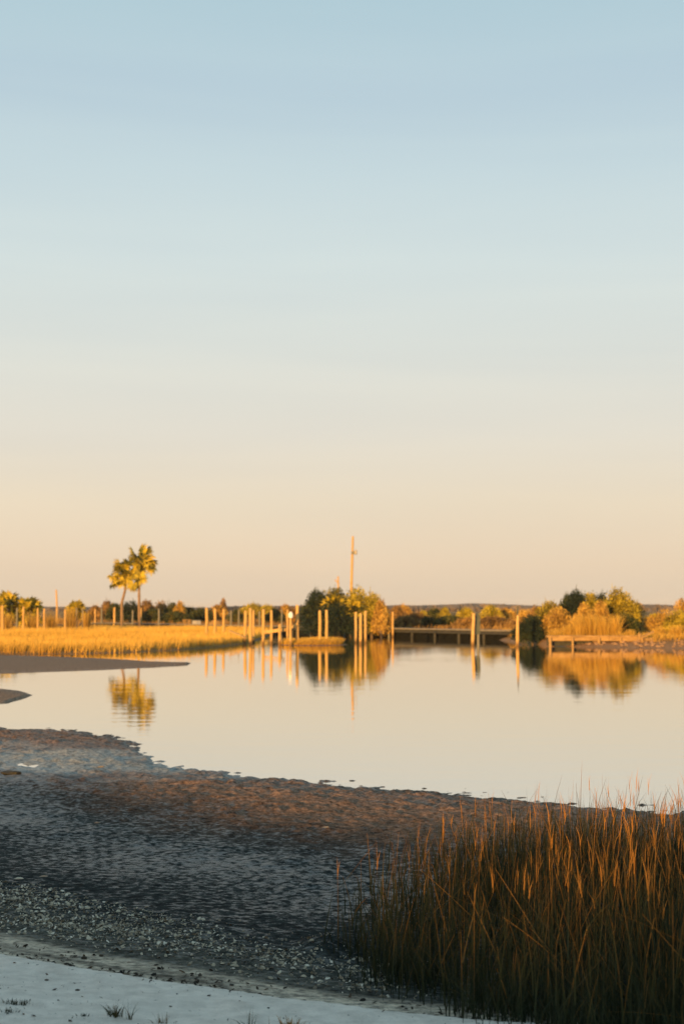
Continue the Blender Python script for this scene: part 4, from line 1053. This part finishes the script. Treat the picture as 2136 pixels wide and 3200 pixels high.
# where shells lie: px-defined band between the wet strip and the mud
x = rng.uniform(-3.6, 0.6, 95000); y = rng.uniform(7.0, 12.5, 95000)
_, zo = ground_height(x[None], y[None]); zo = zo[0]
u = zo - 1.0    # 0 at the strip, 1 at the mud edge
dens = np.clip(1 - np.abs(u - 0.48) / 0.56, 0, 1) ** 0.8
top_ridge = np.exp(-((u - 0.95) / 0.10) ** 2)
left = np.interp(x, [-3, -1.9, -1.2, -0.5, 0.1, 0.6], [1.0, 0.95, 0.42, 0.34, 0.8, 0.0])
pr = dens * left * (0.55 + 0.6 * np.clip(fbm(x, y, 0.5, 3, 170) * 1.6, -0.6, 0.8)) + top_ridge * 0.3 * np.interp(x, [-3, -1.2, -.7], [1, .8, 0.1]) * (u < 1.03)
k = rng.uniform(0, 1, len(x)) < pr * 0.8
SXp, SYp = x[k], y[k]; SZp = ground_height(SXp[None], SYp[None])[0][0]
ns = len(SXp); size = 0.0045 + 0.0125 * rng.uniform(0, 1, ns) ** 3.0
order = np.argsort(-size); big = order[:290]; rest = order[290:]
for i, q in enumerate(big):
    o = link('oyster_shell', SME[i % 16], None, (SXp[q], SYp[q], SZp[q] + 0.004)); s_ = float(size[q]); o.scale = (s_, s_, s_ * 1.1)
    o.rotation_euler = (random.gauss(0, .5), random.gauss(0, .5), random.uniform(0, 6.28))
    w_ = 'at the left end of the shell bank' if SXp[q] < -1.5 else ('in the middle of the shell bank' if SXp[q] < -0.45 else 'in the shell bank beside the cordgrass')
    tag(o, 'small pale oyster shell %s' % w_, 'shell', 'oyster shells %s' % w_)
def scatter(name, shapes, P, S, T, mat, label, kind, cat=None, tilt=0.6):
    V, Fq, TT = [], [], []; nn = 0
    R = rotm(rng.normal(0, tilt, len(P)), rng.normal(0, tilt, len(P)), rng.uniform(0, 6.28, len(P)))
    for i in range(len(P)):
        v, f = shapes[i % len(shapes)]
        V.append((R[i] @ (v * S[i]).T).T + P[i]); Fq.append(f + nn); TT.append(np.full(len(v), T[i])); nn += len(v)
    o = link(name, mesh_np(name, np.concatenate(V), np.concatenate(Fq), mat, {'tint': np.concatenate(TT)}))
    return tag(o, label, cat, kind=kind)
P = np.stack([SXp[rest], SYp[rest], SZp[rest] + 0.003], 1)
scatter('shell_bank', SM, P, size[rest][:, None], np.clip(rng.normal(.60, .28, len(rest)), 0, 1), SHELLM, 'bank of countless small broken oyster shells between sand and mud', 'stuff', 'shells')
# wrack: flakes of dark plant litter along the drift lines and flecks on the sand
flake = (np.array([(-1, -.22, 0), (0.1, -.3, .15), (1, .05, 0), (0.05, .28, .1)], float), np.array([(0, 1, 2), (0, 2, 3)]))
flake2 = (np.array([(-1, -.08, 0), (0.1, -.12, .1), (1.2, .05, 0.05), (0.05, .1, .12)], float), np.array([(0, 1, 2), (0, 2, 3)]))
x = rng.uniform(-3.2, 1.6, 40000); y = rng.uniform(6.0, 11.5, 40000); _, zo = ground_height(x[None], y[None]); zo = zo[0]
ysd = ext(C_SAND, x) - y
line = np.exp(-((zo - 0.16) / 0.10) ** 2) * (y > ext(C_SAND, x)) * 1.0 + 0.35 * np.exp(-((zo - 0.55) / 0.2) ** 2)
pr = line * np.clip(0.5 + fbm(x, y, 0.4, 3, 180) * 1.5, 0, 1)
k = (rng.uniform(0, 1, len(x)) < pr * 0.9) & (ysd < 0.02)
P = np.stack([x[k], y[k], ground_height(x[k][None], y[k][None])[0][0] + 0.006], 1)
scatter('wrack_line', [flake, flake2, SM[0], SM[3]], P, rng.uniform(.004, .016, len(P))[:, None], np.clip(rng.normal(.35, .3, len(P)), 0, 1), WRACKM, 'dark drift line of plant litter along the edge of the sand', 'stuff', 'wrack', .4)
x = rng.uniform(-2.6, 1.4, 6000); y = rng.uniform(5.0, 8.6, 6000); k = (ext(C_SAND, x) - y > 0.05) & (fbm(x, y, .5, 3, 190) + rng.uniform(-.9, .5, 6000) + 0.22 * (ext(C_SAND, x) - y) > 0.05)
P = np.stack([x[k], y[k], sand_height(x[k][None], y[k][None])[0] + 0.003], 1)
scatter('sand_litter', [flake, flake2, SM[1]], P, (0.0025 + .010 * rng.uniform(0, 1, len(P)) ** 4)[:, None], np.clip(rng.normal(.4, .35, len(P)), 0, 1), WRACKM, 'tiny dark flecks of litter scattered on the pale sand', 'stuff', 'litter', .4)
# a few shells and a stone out on the mud
for (px, py, s_, m_, lab) in [(1020, 2594, .035, 15, 'single white shell out on the dark mud left of the grass'), (305, 2574, .03, 7, 'lone pale shell on the mud at the left'), (138, 2762, .03, 15, 'pale shell just above the shell bank, right one'), (60, 2772, .03, 3, 'pale shell just above the shell bank, left one'), (318, 2392, .05, 7, 'pale shell at the edge of the left pool')]:
    q = at_z(px, py, 0.05); q[2] = gz(q[0], q[1]) + .006
    o = link('mud_shell', SME[m_], None, tuple(q)); o.scale = (s_, s_, s_); tag(o, lab, 'shell', 'shells out on the mud')
q = at_z(36, 2416, .03); o = link('mud_stone', rock_mesh(77), None, (q[0], q[1], max(gz(q[0], q[1]), 0) + .02)); o.data.materials[0] = DARKWOOD; o.scale = (.17, .13, .06)
tag(o, 'dark flat stone in the pool at the left edge', 'stone')
# brown driftwood stub by the grass foot
q = at_z(1362, 3150, .36); mb = MB(); mb.tube([(-.09, 0, .012), (-.03, .01, .02), (.04, -.01, .018), (.1, .012, .014)], [.006, .014, .012, .005], 7, jit=.2)
tag(mb.build('driftwood', BARK, None, (q[0], q[1], float(sand_height(np.array([[q[0]]]), np.array([[q[1]]]))[0, 0]))), 'small brown stick lying at the foot of the cordgrass', 'driftwood')
# tufts on the sand
for (px, py, w, h, n_, tl, lab) in [(48, 3160, .10, .04, 60, 0.15, 'flat dark weed tuft near the left edge of the sand'), (22, 3192, .06, .035, 30, .2, 'small dark weed tuft at the bottom left corner'),
                            (362, 3185, .06, .10, 46, .42, 'green grass tuft on the sand left of the curled one'), (408, 3190, .03, .12, 10, .42, 'curled green blade tuft on the sand'),
                            (508, 3200, .05, .08, 14, .6, 'thin dry tuft at the bottom edge of the sand'), (778, 3205, .05, .12, 14, .45, 'pointed green tuft at the bottom edge, centre left'),
                            (905, 3200, .10, .07, 50, .85, 'dry brown tuft at the bottom edge near the grass'), (262, 3188, .05, .03, 24, .1, 'tiny dark weed between the tufts on the sand')]:
    q = at_z(px, py, .42); zz = float(sand_height(np.array([[q[0]]]), np.array([[q[1]]]))[0, 0])
    a = rng.uniform(0, 6.28, n_); r = np.abs(rng.normal(0, .5, n_)) * w
    bb = np.stack([np.cos(a) * r, np.sin(a) * r * .6, np.full(n_, -.005)], 1)
    bl_ = blades(bb, 0.7 * h * rng.uniform(.5, 1.2, n_), a, np.abs(rng.normal(.5, .35, n_)), rng.uniform(.004, .007, n_), np.full(n_, tl * .7), np.clip(rng.normal(tl, .12, n_), 0, 1), 4)
    tag(link('grass_tuft', mesh_np('grass_tuft', bl_[0], bl_[1], STEM, {'tint': bl_[2]}), None, (q[0], q[1], zz)), lab, 'grass', 'tufts on the sand')

# ================================================================== air
hb = MB(); x0, x1, y0, y1, z0, z1 = -5200, 5200, -450, 6200, -2.0, 15.0
HZM = bpy.data.materials.new('haze'); HZM.use_nodes = True
t = HZM.node_tree; t.nodes.remove(t.nodes['Principled BSDF'])
pv = t.nodes.new('ShaderNodeVolumePrincipled'); pv.inputs['Color'].default_value = (0.95, 0.93, 0.92, 1); pv.inputs['Density'].default_value = 0.00012; pv.inputs['Anisotropy'].default_value = 0.0
t.links.new(pv.outputs[0], t.nodes['Material Output'].inputs['Volume'])
hv = [(x, y, z) for z in (z0, z1) for (x, y) in ((x0, y0), (x1, y0), (x1, y1), (x0, y1))]
tag(link('haze', mesh_np('haze', hv, [(3, 2, 1, 0), (4, 5, 6, 7), (0, 1, 5, 4), (1, 2, 6, 5), (2, 3, 7, 6), (3, 0, 4, 7)], HZM)), 'thin evening haze over the marsh', kind='stuff')
